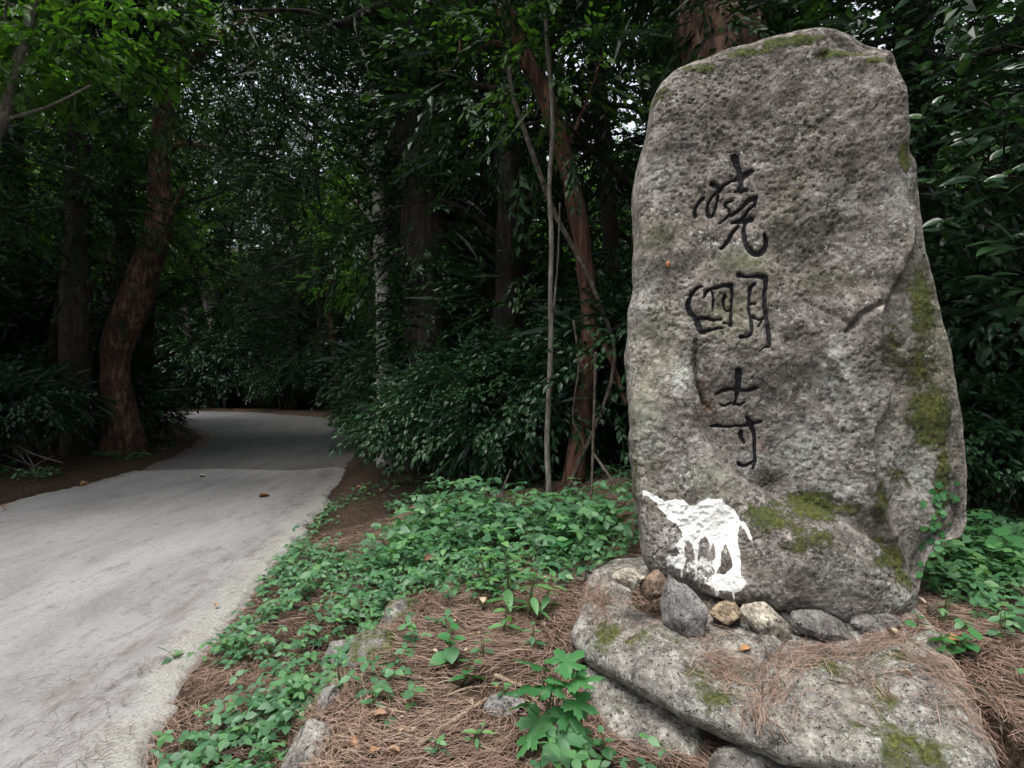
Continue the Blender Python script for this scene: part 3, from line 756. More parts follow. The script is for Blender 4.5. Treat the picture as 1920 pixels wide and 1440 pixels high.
    lichen = blobs([(1710, 330, 20, 30, .9), (1690, 360, 30, 40, .7), (1280, 710, 22, 30, .9), (1215, 800, 25, 60, .8), (1215, 560, 22, 60, .6), (1620, 740, 40, 60, .7), (1570, 700, 25, 60, .8), (1520, 850, 60, 50, .7), (1600, 940, 60, 40, .7), (1700, 860, 50, 60, .6),
                    (1750, 900, 40, 60, .7), (1570, 1060, 60, 30, .4), (1680, 1110, 30, 16, .8), (1385, 480, 30, 20, .3), (1700, 620, 30, 40, .6), (1580, 380, 40, 40, .5), (1240, 330, 30, 30, .6), (1420, 870, 20, 25, .8), (1330, 900, 60, 30, .4)])
    rust = blobs([(1330, 765, 12, 20, .8), (1435, 840, 8, 12, .9), (1325, 720, 8, 25, .5)])
    return h, {'black': blk, 'white': white, 'moss': moss * 1.12 + .05 * (moss > .1), 'algae': algae, 'stain_shade': np.minimum(stain_shade * 1.35, 1.0) * (1 - white), 'lichen': lichen, 'rust': rust}

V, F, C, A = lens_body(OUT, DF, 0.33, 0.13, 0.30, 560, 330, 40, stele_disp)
Wv = PL.world(V)
Wv = Wv + 0.008 * np.stack([fbm(Wv, 6, 2, 81), fbm(Wv, 6, 2, 82), 0 * Wv[:, 0]], 1)
st_root = O_st.copy()
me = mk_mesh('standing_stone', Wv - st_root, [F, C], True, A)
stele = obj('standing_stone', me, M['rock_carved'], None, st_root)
tag(stele, 'tall weathered standing stone carved with three black characters and splashed with white paint', 'standing stone')

# ------------------------------------------------------------------ the slab and the rocks beneath
lip_d = nrm(np.array([1.152, -0.643])); inn = np.array([-lip_d[1], lip_d[0]])
s_sl = 0.234
sl_n = nrm(np.array([-inn[0] * s_sl, -inn[1] * s_sl, 1.0]))
sl_v = nrm(np.array([inn[0], inn[1], s_sl])); sl_u = np.cross(sl_v, sl_n)
SL = Plane(np.array([0.315, 2.4, 0.335]), sl_u, sl_v, sl_n)
def slab(name, outline_px, PLn, Df, Db, rf, rb, nr, nf, mat, seed, label, amp=1.0, off=0.0, disp_extra=None):
    O = subdiv_outline(PLn.uv(outline_px, off), 0.02, 0.010, seed)
    def dsp(P, d):
        P3 = np.concatenate([P, np.zeros((len(P), 1)) + seed], 1)
        h = amp * (0.03 * fbm(P3, 2.2, 3, seed) + 0.014 * fbm(P3, 7, 4, seed + 1) + 0.006 * fbm(P3, 30, 3, seed + 2, 0.65) - 0.006 * sstep(0.3, 0.8, fbm(P3, 55, 2, seed + 3)))
        if disp_extra: h = h + disp_extra(P)
        return h, {}
    V, F, C, A = lens_body(O, Df, Db, rf, rb, nr, nf, max(12, nf // 4), dsp)
    Wd = PLn.world(V)
    Wd = Wd + amp * 0.012 * np.stack([fbm(Wd, 4, 3, seed + 8), fbm(Wd, 4, 3, seed + 9), 0 * Wd[:, 0]], 1)
    c = Wd.mean(0); c[2] = Wd[:, 2].min()
    o = obj(name, mk_mesh(name, Wd - c, [F, C]), mat, None, c)
    tag(o, label, 'rock'); return o, Wd
def slab_dips(P):
    g = lambda px, py, r, a_: a_ * np.exp(-((P - SL.uv([(px, py)])[0]) ** 2).sum(1) / r ** 2)
    return -g(1400, 1240, 0.12, 0.03) - g(1600, 1230, 0.08, 0.025) + g(1250, 1230, 0.12, 0.03) + g(1700, 1290, 0.14, 0.02) - line_gauss(P) - 0.055 * np.exp(-(line_dist(P, SL.uv([(1200, 1120), (1290, 1165), (1400, 1165), (1560, 1170), (1720, 1165)])) / 0.11) ** 2)
def line_gauss(P):
    return 0.03 * np.exp(-(line_dist(P, SL.uv([(1470, 1200), (1440, 1260), (1420, 1320)])) / 0.02) ** 2) + 0.025 * np.exp(-(line_dist(P, SL.uv([(1610, 1190), (1620, 1250), (1600, 1310)])) / 0.018) ** 2)
slab_o, slabV = slab('base_slab', [(1072, 1175), (1085, 1120), (1110, 1060), (1150, 1035), (1300, 1030), (1600, 1045), (1720, 1130), (1775, 1200), (1820, 1290), (1870, 1390), (1885, 1450),
     (1790, 1440), (1690, 1420), (1560, 1403), (1460, 1388), (1370, 1358), (1250, 1298), (1160, 1250), (1095, 1215)], SL, 0.06, 0.11, 0.10, 0.16, 190, 190, M['rock'], 101,
     'broad lichen-covered slab strewn with pine needles in front of the standing stone', disp_extra=slab_dips, off=0.055)
# rocks below the slab
LOW = Plane(np.array([0.4, 2.13, 0.125]), (1, 0, 0), nrm([0, 1, 0.25]), nrm([0, -0.25, 1]))
slab('ledge_rock', [(1085, 1290), (1100, 1245), (1180, 1262), (1260, 1305), (1325, 1345), (1335, 1385), (1320, 1415), (1290, 1440), (1190, 1410), (1120, 1350)], LOW, 0.07, 0.12, 0.08, 0.1, 90, 80, M['rock'], 121,
     'rounded mossy rock wedged under the left lip of the needle-strewn slab', off=0.03)
LOW2 = Plane(np.array([0.9, 1.72, 0.10]), (1, 0, 0), nrm([0, 1, 0.2]), nrm([0, -0.2, 1]))
slab('ledge_rock', [(1310, 1470), (1330, 1395), (1400, 1385), (1500, 1410), (1640, 1430), (1780, 1425), (1900, 1440), (1930, 1560), (1600, 1620), (1350, 1560)], LOW2, 0.09, 0.12, 0.12, 0.12, 90, 90, M['rock_dark'], 131,
     'dark rock in the shade below the front lip of the slab', off=0.05)
EDG = Plane(np.array([1.9, 2.05, 0.28]), (1, 0, 0), (0, 1, 0), (0, 0, 1))
slab('edge_rock', [(1858, 1330), (1880, 1270), (1960, 1240), (2080, 1280), (2100, 1400), (1980, 1450), (1880, 1400)], EDG, 0.07, 0.1, 0.08, 0.1, 60, 60, M['rock_grey'], 141, 'half-buried grey rock with needles around it right of the slab', off=0.03)
LB = Plane(np.array([0.62, 2.75, 0.44]), (1, 0, 0), (0, 1, 0), (0, 0, 1))
slab('bank_rock', [(1095, 1078), (1112, 1045), (1150, 1030), (1195, 1038), (1230, 1060), (1225, 1095), (1170, 1100)], LB, 0.06, 0.12, 0.08, 0.1, 60, 60, M['rock_dark'], 151, 'dark rock at the left foot of the standing stone', off=0.03)

# angular stones: a squashed ball cut by planes
def ico(n=3):
    import bmesh
    bm = bmesh.new(); bmesh.ops.create_icosphere(bm, subdivisions=n, radius=1.0)
    V = np.array([v.co[:] for v in bm.verts]); F = np.array([[v.index for v in f.verts] for f in bm.faces]); bm.free()
    return V, F
ICO4 = ico(4); ICO3 = ico(3); ICO5 = ico(5)
def stone_mesh(size, seed, cuts=9, rot=(0, 0, 0), noise_a=0.05, base=ICO5):
    V, F = base; V = V.copy(); r = np.random.default_rng(seed)
    for _ in range(cuts):
        n = nrm(r.normal(size=3)); d = r.uniform(0.55, 0.85)
        k = V @ n - d; V = V - np.where(k > 0, k * 0.92, 0)[:, None] * n
    V = V + nrm(V) * (noise_a * fbm(V + seed, 2.2, 4, seed) + 0.025 * fbm(V + seed, 9, 3, seed + 1))[:, None]
    V = V * np.asarray(size)
    Rm = np.array(Matrix.Rotation(rot[2], 3, 'Z') @ Matrix.Rotation(rot[1], 3, 'Y') @ Matrix.Rotation(rot[0], 3, 'X'))
    return V @ Rm.T, F
def stone(name, px, py, size, seed, mat, label, rot=(0, 0, 0), plane=None, y=None, lift=0.0, cuts=9):
    V, F = stone_mesh(size, seed, cuts, rot)
    c = plane.pt(px, py, lift) if plane is not None else at_y(px, py, y)
    zmin = V[:, 2].min()
    o = obj(name, mk_mesh(name, V - np.array([0, 0, zmin]), [F]), mat, None, c + np.array([0, 0, zmin]))
    return tag(o, label, 'stone')
k = 2.45 / FPX * 1.18
stone('chock_stone', 1180, 1084, (30 * k, 24 * k, 20 * k), 201, M['rock_pale'], 'small pale stone at the left foot of the standing stone', (0, 0, .3), y=2.55)
stone('chock_stone', 1226, 1098, (24 * k, 22 * k, 26 * k), 202, M['rock_rust'], 'small rust-brown stone between the pale stone and the upright grey stone', (0, .5, .2), y=2.56)
stone('chock_stone', 1281, 1142, (58 * k, 30 * k, 36 * k), 203, M['rock_grey'], 'upright grey angular stone propped under the white paint splash', (0.2, 0.95, 0.1), y=2.42, cuts=8)
stone('chock_stone', 1362, 1149, (32 * k, 28 * k, 22 * k), 204, M['rock_tan'], 'small tan stone wedged beneath the standing stone', (0, -.25, .4), y=2.5)
stone('chock_stone', 1436, 1165, (46 * k, 30 * k, 31 * k), 205, M['rock_pale'], 'light grey speckled stone wedged between the tan and the dark stone', (0, .35, .2), y=2.44)
stone('chock_stone', 1546, 1174, (56 * k, 30 * k, 26 * k), 206, M['rock_dark'], 'long dark stone wedged under the middle of the standing stone', (0, .28, .1), y=2.40)
stone('chock_stone', 1655, 1168, (50 * k, 30 * k, 17 * k), 207, M['rock_dark'], 'flat mossy stone wedged under the right corner of the standing stone', (0, -.05, .1), y=2.4)
# behind the front chocks, the packing that carries the weight
stone('packing_stone', 1420, 1120, (0.20, 0.14, 0.10), 208, M['rock_dark'], 'dark packing stone in the gap behind the tan stone', (0, .1, 0), y=2.72)
stone('packing_stone', 1620, 1128, (0.22, 0.16, 0.09), 209, M['rock_dark'], 'dark packing stone in the gap behind the flat mossy stone', (0, 0, .3), y=2.65)

def gp(px, py):
    """where the ray of a pixel meets the ground"""
    z = 0.1
    for _ in range(12):
        p = at_z(px, py, z) if py > 722 else at_y(px, py, 40)
        z = 0.5 * z + 0.5 * gz1(p[0], p[1])
    return at_z(px, py, z)

def bank_stone(name, px, py, size, seed, mat, label, rot=(0, 0, 0), cuts=8, dz=0.0):
    p = gp(px, py); V, F = stone_mesh(size, seed, cuts, rot); zmin = V[:, 2].min()
    p[2] += dz
    o = obj(name, mk_mesh(name, V - np.array([0, 0, zmin]), [F]), mat, None, p + np.array([0, 0, zmin]))
    return tag(o, label, 'rock')
bank_stone('bank_rock', 640, 1245, (0.15, 0.14, 0.16), 211, M['rock_lichen'], 'grey bank rock with white lichen patches beside the ivy', (0, .1, .5), dz=-0.03)
bank_stone('bank_rock', 712, 1218, (0.15, 0.12, 0.10), 212, M['rock_mossy'], 'low mossy rock adjoining the white-patched bank rock', (0, .1, .2), dz=-0.015)
bank_stone('bank_rock', 755, 1153, (0.12, 0.11, 0.09), 213, M['rock_mossy'], 'small mossy grey rock poking out of the needle bed', (0, 0, 1.0), dz=-0.005)
bank_stone('bank_rock', 585, 1405, (0.12, 0.15, 0.12), 214, M['rock'], 'grey and mossy rock at the foot of the needle bank', (0, .1, .9), dz=-0.03)
bank_stone('bank_rock', 622, 1312, (0.06, 0.09, 0.10), 216, M['rock_grey'], 'dark blue-grey rock under the white-patched bank rock', (0, .1, .3), dz=-0.02)
bank_stone('bank_rock', 950, 1325, (0.085, 0.07, 0.035), 215, M['rock_grey'], 'flat grey stone lying beside the lobed-leaf vine', (0, 0, .4), dz=0.005)

# ------------------------------------------------------------------ leaf templates (length 1 along +x)
def leaf_quad(w=0.42):
    V = np.array([(0, 0, 0), (.42, w / 2, .07), (1, 0, -.10), (.42, -w / 2, .07)]); return V, np.array([(0, 2, 1), (0, 3, 2)])
def leaf_six(w=0.45, fold=0.06, droop=0.12):
    V = np.array([(0, 0, 0), (.28, w * .46, fold), (.62, w * .42, fold * .8 - droop * .3), (1, 0, -droop), (.62, -w * .42, fold * .8 - droop * .3), (.28, -w * .46, fold), (.45, 0, 0)])
    return V, np.array([(6, 1, 0), (6, 2, 1), (6, 3, 2), (6, 4, 3), (6, 5, 4), (6, 0, 5)])
def leaf_fine(w=0.45, droop=0.2, n=7, fold=0.07, heart=0.0):
    t = np.linspace(0, 1, n); hw = w * 0.5 * np.sin(np.pi * np.clip(t, 0, 1) ** (0.75)) ** 0.85
    hw[0] = 0.0; hw[-1] = 0.0
    x = t.copy()
    V = []; 
    for k in range(n):
        z = -droop * t[k] ** 2
        V += [(x[k], hw[k], z + fold * hw[k] / w), (x[k], 0, z - fold * 0.3), (x[k], -hw[k], z + fold * hw[k] / w)]
    V = np.array(V); V[0, 0] -= 0; F = []
    if heart:
        V[3, 0] -= heart; V[5, 0] -= heart
    for k in range(n - 1):
        a_ = k * 3; F += [(a_, a_ + 1, a_ + 4, a_ + 3), (a_ + 1, a_ + 2, a_ + 5, a_ + 4)]
    return V, np.array(F)
def leaf_lobed():
    ang = np.linspace(-158, 158, 41); V = [(0.0, 0, 0)]
    for k, d in enumerate(ang):
        a_ = abs(d)
        r = 0.30 + 0.42 * max(0, math.cos(R(a_ * 3.0 if a_ < 30 else (a_ - 62) * 3.0 if a_ < 92 else (a_ - 122) * 2.6))) * (1.25 if a_ < 30 else 1.0 if a_ < 92 else .78)
        r *= 1.0 + 0.09 * (1 if k % 2 == 0 else -1)
        z = 0.05 * math.cos(R(d * 5)) - 0.16 * (r ** 2)
        V.append((0.12 + r * math.cos(R(d)), r * math.sin(R(d)), z))
    V[0] = (0.12, 0, 0.03)
    F = [(0, k, k + 1) for k in range(1, 41)] 
    return np.array(V), np.array(F)

def rand_frames(n, r, tilt=0.5, heading=None):
    h = r.uniform(0, 2 * np.pi, n) if heading is None else heading
    el = r.normal(0, tilt, n)
    f = np.stack([np.cos(h) * np.cos(el), np.sin(h) * np.cos(el), np.sin(el)], 1)
    up = np.stack([r.normal(0, tilt * 0.6, n), r.normal(0, tilt * 0.6, n), np.ones(n)], 1)
    return frames(f, up)

def spray(r, length=0.5, nleaf=16, lsize=0.085, tmpl=None, droop=0.25):
    """a twig with alternate leaves, along +x; returns V,F,var"""
    TV, TF = tmpl
    t = np.linspace(0.12, 1.0, nleaf); side = np.where(np.arange(nleaf) % 2 == 0, 1, -1)
    side = side * r.uniform(0.4, 1.2, nleaf)
    pos = np.stack([t * length, 0.02 * side, -droop * length * t ** 2], 1) + r.normal(0, 0.018, (nleaf, 3))
    f = np.stack([0.65 + 0.5 * t, side * (1.1 - 0.7 * t), -0.25 - droop * t + r.normal(0, .25, nleaf)], 1)
    up = np.stack([r.normal(0, .35, nleaf), r.normal(0, .35, nleaf), np.ones(nleaf)], 1)
    Mx = frames(f, up) * (lsize * r.uniform(0.65, 1.2, nleaf))[:, None, None]
    V, F = scatter(TV, TF, Mx, pos)
    return V, F, np.repeat(r.uniform(0, 1, nleaf), len(TV))

def foliage(r, pos, fwd, scale, nvar=4, tmpl=None, nleaf=16, lsize=0.085, length=0.5, droop=0.25, twig=True, varbias=None):
    """sprays at pos heading fwd"""
    mb = MB()
    N = len(pos); which = r.integers(0, nvar, N)
    up = np.tile([0, 0, 1.0], (N, 1)) + r.normal(0, 0.3, (N, 3))
    Mx = frames(fwd, up) * np.asarray(scale).reshape(-1, 1, 1)
    for k in range(nvar):
        sv_, sf_, va = spray(r, length, nleaf, lsize, tmpl, droop)
        m = which == k
        if not m.any(): continue
        V, F = scatter(sv_, sf_, Mx[m], pos[m])
        base = np.tile(va, m.sum())
        b2 = np.repeat((varbias[m] if varbias is not None else r.normal(0, 0.12, m.sum())), len(sv_))
        mb.add(V, F, np.clip(base * 0.75 + 0.12 + b2, 0, 1))
        if twig:
            tv = np.array([(0, .003, 0), (0, -.003, 0), (length, 0, -droop * length), (length * .5, 0, -droop * length * .25 + .004)]); tf = np.array([(0, 1, 3), (3, 1, 2)])
            V, F = scatter(tv, tf, Mx[m], pos[m]); mb.add(V, F, 0.02)
    return mb

def crown_points(r, lobes, per):
    """lobes: (cx,cy,cz, rx,ry,rz); sprays through the outer part of every lobe, heading outwards"""
    P = []; D = []
    for (cx, cy, cz, rx, ry, rz) in lobes:
        d = nrm(r.normal(size=(per, 3))); rad = r.uniform(0.35, 1.0, per) ** 0.6
        P.append(np.array([cx, cy, cz]) + d * rad[:, None] * np.array([rx, ry, rz]))
        q = d * np.array([1, 1, 0.45]); q[:, 2] -= 0.05; D.append(q + r.normal(0, .25, (per, 3)))
    return np.concatenate(P), np.concatenate(D)

LQ = leaf_quad(0.52); LQn = leaf_quad(0.36); L6 = leaf_six(0.52); L6n = leaf_six(0.36)

# ------------------------------------------------------------------ trees: prototypes with trunk, limbs and crown
def make_tree(name, label, cat, group, seed, h, trunk_r, crown_c, crown_r, nl, per, leafm, barkm, tmpl=LQ, lsize=0.078, lean=(0, 0), nlimb=7, low=0.35, length=0.5):
    r = np.random.default_rng(seed)
    root = thing(name, label, cat, (0, 0, 0), 0, group)
    top = np.array([lean[0], lean[1], h])
    pts = [np.array([0, 0, -0.4]), np.array([lean[0] * .1 + r.normal(0, .05), lean[1] * .1, h * .25]), np.array([lean[0] * .4 + r.normal(0, .12), lean[1] * .4 + r.normal(0, .12), h * .55]), top * np.array([.75, .75, .8]), top]
    mb = MB(); add_tube(mb, pts, [trunk_r * 1.35, trunk_r, trunk_r * .82, trunk_r * .55, trunk_r * .2], 30, 12, .18, seed)
    obj('trunk', mb.mesh('trunk'), M[barkm], root)
    spine = smooth_path(pts, 60)
    lobes = []; lm = MB()
    for q in range(nl):
        a_ = 2.4 * q + r.uniform(-.4, .4); hz = low + (1 - low) * (q + 0.5) / nl
        s0 = spine[int(hz * 0.82 * 59)]
        rad = crown_r * (0.25 + 0.6 * math.sin(math.pi * (0.18 + 0.75 * (q + .5) / nl)))
        c = np.array([s0[0] + math.cos(a_) * rad, s0[1] + math.sin(a_) * rad, crown_c + (hz - 0.5 - low / 2) * h * .9 + r.normal(0, .2)])
        s = crown_r * r.uniform(.4, .62); lobes.append((*c, s, s, s * r.uniform(.5, .75)))
        if q < nlimb * 2:
            mid = (s0 + c) / 2 + np.array([0, 0, .15 * h / 6]) + r.normal(0, .1, 3)
            add_tube(lm, [s0, mid, c], [trunk_r * .34, trunk_r * .22, trunk_r * .08], 9, 6, .1, seed + q)
    obj('limb', lm.mesh('limb'), M[barkm], root)
    P, D = crown_points(r, lobes, per)
    fm = foliage(r, P, D, r.uniform(.75, 1.25, len(P)), 5, tmpl, 18, lsize, length)
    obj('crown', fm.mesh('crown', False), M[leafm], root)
    return root

def make_shrub(name, label, cat, group, seed, rx, rz, per, leafm, lsize=0.075, tmpl=L6, nl=7, length=0.42, stems=5):
    r = np.random.default_rng(seed)
    root = thing(name, label, cat, (0, 0, 0), 0, group)
    lobes = []
    sm = MB()
    for q in range(nl):
        a_ = 2.4 * q + r.uniform(-.5, .5); d = rx * math.sqrt((q + .3) / nl) * .75
        c = np.array([math.cos(a_) * d, math.sin(a_) * d, rz * (1.0 - 0.35 * (d / rx) ** 2) * r.uniform(.6, 1.15)])
        s = rx * r.uniform(.4, .6); lobes.append((*c, s, s, s * .6))
        add_tube(sm, [(math.cos(a_) * .08, math.sin(a_) * .08, -.2), (c * np.array([.35, .35, .55])), c], [.03, .022, .006], 10, 6, .1, seed + q)
    obj('stem', sm.mesh('stem'), M['bark_dark'], root)
    P, D = crown_points(r, lobes, per)
    P[:, 2] = np.maximum(P[:, 2], 0.12)
    fm = foliage(r, P, D, r.uniform(.75, 1.25, len(P)), 5, tmpl, 15, lsize, length)
    obj('crown', fm.mesh('crown', False), M[leafm], root)
    return root

protos = [
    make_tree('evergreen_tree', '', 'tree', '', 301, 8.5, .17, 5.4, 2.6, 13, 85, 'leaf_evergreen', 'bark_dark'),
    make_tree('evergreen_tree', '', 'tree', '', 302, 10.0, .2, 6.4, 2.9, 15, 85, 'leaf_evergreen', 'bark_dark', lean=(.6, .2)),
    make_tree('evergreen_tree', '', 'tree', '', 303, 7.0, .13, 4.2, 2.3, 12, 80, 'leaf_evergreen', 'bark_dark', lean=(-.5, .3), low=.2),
    make_tree('slender_tree', '', 'tree', '', 304, 9.0, .1, 6.2, 2.2, 11, 75, 'leaf_bright', 'bark_grey', lean=(.5, -.4), low=.45, lsize=.1),
    make_tree('slender_tree', '', 'tree', '', 305, 11.0, .13, 7.6, 2.6, 12, 80, 'leaf_bright', 'bark_dark', lean=(-.7, .2), low=.45, lsize=.1),
    make_tree('canopy_tree', '', 'tree', '', 306, 16.0, .22, 12.6, 4.3, 24, 105, 'leaf_evergreen', 'bark_dark', lean=(.5, .5), low=.66, lsize=.1, length=.65),
]
shrubs = [make_shrub('evergreen_shrub', '', 'shrub', '', 311 + q, 1.1, 1.2, 70, 'leaf_shrub') for q in range(3)]
used = set()
def put(proto, x, y, s, rz, label, group, zs=None, dz=0.0):
    loc = (x, y, gz1(x, y) + dz); sc_ = (s, s, zs or s)
    if id(proto) not in used:
        used.add(id(proto)); r = proto
        r.location = loc; r.rotation_euler = (0, 0, rz); r.scale = sc_; r['label'] = label; r['group'] = group
        return r
    return copy_tree(proto, loc, rz, sc_, label, group)

def road_dist(x, y):
    return -float(poly_sdf(np.array([[x, y]]), ROAD_POLY)[0])

rr = np.random.default_rng(99)
GD = 'trees deep in the wood'
LD = 'dark evergreen tree standing deep in the wood behind the road bend'
LB_ = 'slender paler-leaved tree standing deep in the wood'
placed = []
def try_put(kind, x, y, s, mind):
    if road_dist(x, y) < 1.0 + 0.5: return False
    for (a_, b_) in placed:
        if (a_ - x) ** 2 + (b_ - y) ** 2 < mind ** 2: return False
    placed.append((x, y))
    if y > 43: put(protos[kind], x, y, s, rr.uniform(0, 6.28), 'evergreen tree on the wooded slope far behind the road' if kind < 3 else 'paler tree on the wooded slope far behind the road', 'trees on the far slope' if kind < 3 else 'paler trees on the far slope')
    elif kind < 3: put(protos[kind], x, y, s, rr.uniform(0, 6.28), LD, GD)
    else: put(protos[kind], x, y, s, rr.uniform(0, 6.28), LB_, 'paler trees deep in the wood')
    return True
cnt = 0
for row, (yy, sp) in enumerate([(11, 3.0), (14, 3.0), (17.5, 3.4), (21.5, 3.8), (26, 4.2), (31.5, 4.5), (38, 4.5), (46, 5), (57, 5.5), (68, 7)]):
    half = yy * 0.98 + 5
    for x in np.arange(-half, half, sp):
        xx = x + rr.uniform(-1, 1); y = yy + rr.uniform(-1.4, 1.4)
        kd = int(rr.choice([0, 1, 2, 2, 3, 4, 3]))
        if rr.uniform() < (.45 if yy < 30 else 0.0) * (1.0 if x < 3 else .3): continue
        sc_ = rr.uniform(.85, 1.25) * (1.0 if yy < 30 else 1.35 if yy < 50 else 1.7)
        cnt += try_put(kd, xx, y, sc_, 2.0)
# understorey
for (yy, sp) in [(12.5, 2.2), (16, 2.4), (20, 2.6), (25, 3), (31, 3.0), (36, 3.2), (42, 4), (49, 4.5)]:
    half = yy * 0.95 + 2
    for x in np.arange(-half, half, sp):
        xx = x + rr.uniform(-.8, .8); y = yy + rr.uniform(-1, 1)
        if road_dist(xx, y) < (1.6 if yy < 28 else 1.2): continue
        s = rr.uniform(1.2, 2.2) * (1.0 if yy < 34 else 1.7)
        put(shrubs[int(rr.integers(0, 3))], xx, y, s, rr.uniform(0, 6.28), 'dark evergreen undergrowth shrub deep in the wood', 'undergrowth shrubs deep in the wood', s * rr.uniform(1.0, 1.5))
print('deep trees', cnt)

# trees close to the clearing, on both sides of the road and behind the stone
def near(kind, x, y, s, rz, label, zs=None):
    return put(protos[kind], x, y, s, rz, label, None, zs)
for kd, x, y, s, rz, lb in [
        (1, -9.3, 6.0, 1.0, .4, 'dense evergreen tree left of the road, beside the tree with the leaning grey branch'),
        (0, -9.6, 9.2, 1.05, 2.0, 'dense evergreen tree behind the pile of dead branches'),
        (2, -8.9, 13.6, 1.1, 4.0, 'evergreen tree just behind the big curved pine trunk'),
        (0, -0.1, 7.6, .95, 1.0, 'evergreen tree behind the low glossy shrubs, right of the ivied trunk'),
        (2, 1.6, 6.2, 1.05, 3.0, 'low-branched evergreen tree behind the left edge of the standing stone'),
        (1, 3.4, 7.2, 1.0, 5.0, 'tall evergreen tree directly behind the standing stone'),
        (0, 4.6, 4.6, .95, 1.5, 'dense evergreen tree behind the right flank of the standing stone'),
        (2, 6.2, 3.0, 1.1, 2.2, 'low-branched evergreen tree at the right of the standing stone'),
        (1, 7.4, 6.0, 1.0, .3, 'tall evergreen tree behind the large-leaved bush'),
        (4, -2.9, 16.6, 1.0, 2.9, 'slender bright-leaved tree right of the road past its joint'),
        (3, -11.2, 15.6, 1.1, 1.9, 'slender bright-leaved tree left of the road behind the curved pine'),
        (4, -13.6, 19.6, 1.1, .6, 'slender bright-leaved tree on the inside of the road bend'),
        (3, -5.2, 24.0, 1.2, 4.6, 'slender bright-leaved tree on the outside of the road bend'),
        (4, -9.8, 12.2, .8, 3.9, 'short bright-leaved tree beside the curved pine'),
        (0, 4.6, -9.0, 1.1, 3.3, 'unseen evergreen tree added as shade across the clearing between two tall canopy trees'),  # clearing trees behind the camera, added to keep low light out of the wood
        (1, -3.5, -13.5, 1.1, 1.3, 'unseen evergreen tree added as shade at the far end of the clearing beside the road'),
        (1, 10.5, -5.0, 1.1, 2.3, 'unseen evergreen tree added as shade at the right rear of the clearing'),
        (0, -12.5, -3.0, 1.1, .3, 'unseen evergreen tree added as shade at the left rear of the clearing'),
        (2, -6.6, 29.6, 1.2, 1.0, 'low-branched evergreen tree at the outer corner of the road bend'),
        (2, -9.9, 31.6, 1.25, 2.0, 'low-branched evergreen tree behind the outside of the road bend'),
        (2, -13.4, 34.0, 1.25, 3.0, 'low-branched evergreen tree closing the view beyond the road bend'),
        (2, -17.6, 36.4, 1.3, 4.0, 'low-branched evergreen tree beyond the left end of the road bend'),
        (2, -21.5, 37.5, 1.3, 5.0, 'low-branched evergreen tree where the road leaves to the left'),
        (1, -11.5, 37.0, 1.4, 5.6, 'tall evergreen tree behind the closing row at the bend'),
        (1, -16.0, 40.0, 1.4, 2.6, 'tall evergreen tree well behind the closing row at the bend'),
        (1, -7.0, 35.0, 1.4, 0.6, 'tall evergreen tree behind the outer corner of the bend'),
        (1, -10.5, 2.5, 1.0, 3.3, 'tall evergreen tree on the left roadside outside the wood edge')]:
    near(kd, x, y, s, rz, lb)

for x, y, s, rz, lb in [
        (-8.6, 11.2, 1.0, 0.3, 'tall canopy tree whose crown roofs the road beside the curved pine'),
        (-2.6, 12.6, 1.0, 2.1, 'tall canopy tree on the right verge beyond the road joint'),
        (-0.2, 9.6, 1.0, 4.1, 'tall canopy tree behind the thick ivied trunk'),
        (2.2, 8.4, .95, 3.6, 'tall canopy tree in the wood behind the left half of the standing stone'),
        (5.6, 7.8, 1.0, 1.2, 'tall canopy tree in the wood behind the right half of the standing stone'),
        (-9.6, 14.2, 1.0, 2.9, 'tall canopy tree behind the curved pine beside the darker stretch of road'),
        (-1.5, 14.9, 1.05, 4.9, 'tall canopy tree in the wood right of the darker stretch of road'),
        (-6.0, 24.8, 1.1, 1.4, 'tall canopy tree on the outer verge at the start of the bend'),
        (-15.2, 22.2, 1.1, 5.3, 'tall canopy tree on the inner verge of the bend'),
        (-10.6, 31.6, 1.1, 3.7, 'tall canopy tree roofing the outside of the bend'),
        (-18.2, 35.0, 1.1, .2, 'tall canopy tree where the road leaves to the left'),
        (8.2, 3.6, 1.0, 2.6, 'tall canopy tree beyond the large-leaved bush'),
        (3.9, 11.2, 1.0, .6, 'tall canopy tree deep behind the standing stone'),
        (-11.6, 13.4, 1.0, 3.1, 'tall canopy tree left of the curved pine'),
        (-13.4, 3.0, 1.0, 5.1, 'unseen tall canopy tree added as shade at the left border of the clearing'),  # clearing-border trees outside the view, added to hold off low-angle light
        (8.8, -1.5, 1.0, 4.1, 'unseen tall canopy tree added as shade at the right border of the clearing'),
        (7.5, -7.5, 1.0, 1.1, 'unseen tall canopy tree added as shade across the clearing facing the standing stone'),
        (1.5, -10.5, 1.0, 2.2, 'unseen tall canopy tree added as shade across the clearing facing the needle-covered bank'),
        (-9.5, -8.0, 1.0, 3.3, 'unseen tall canopy tree added as shade at the back of the clearing beyond the road'),
        (-11.4, 7.0, 1.0, 4.6, 'tall canopy tree left of the road behind the heap of dead branches')]:
    put(protos[5], x, y, s, rz, lb, None)

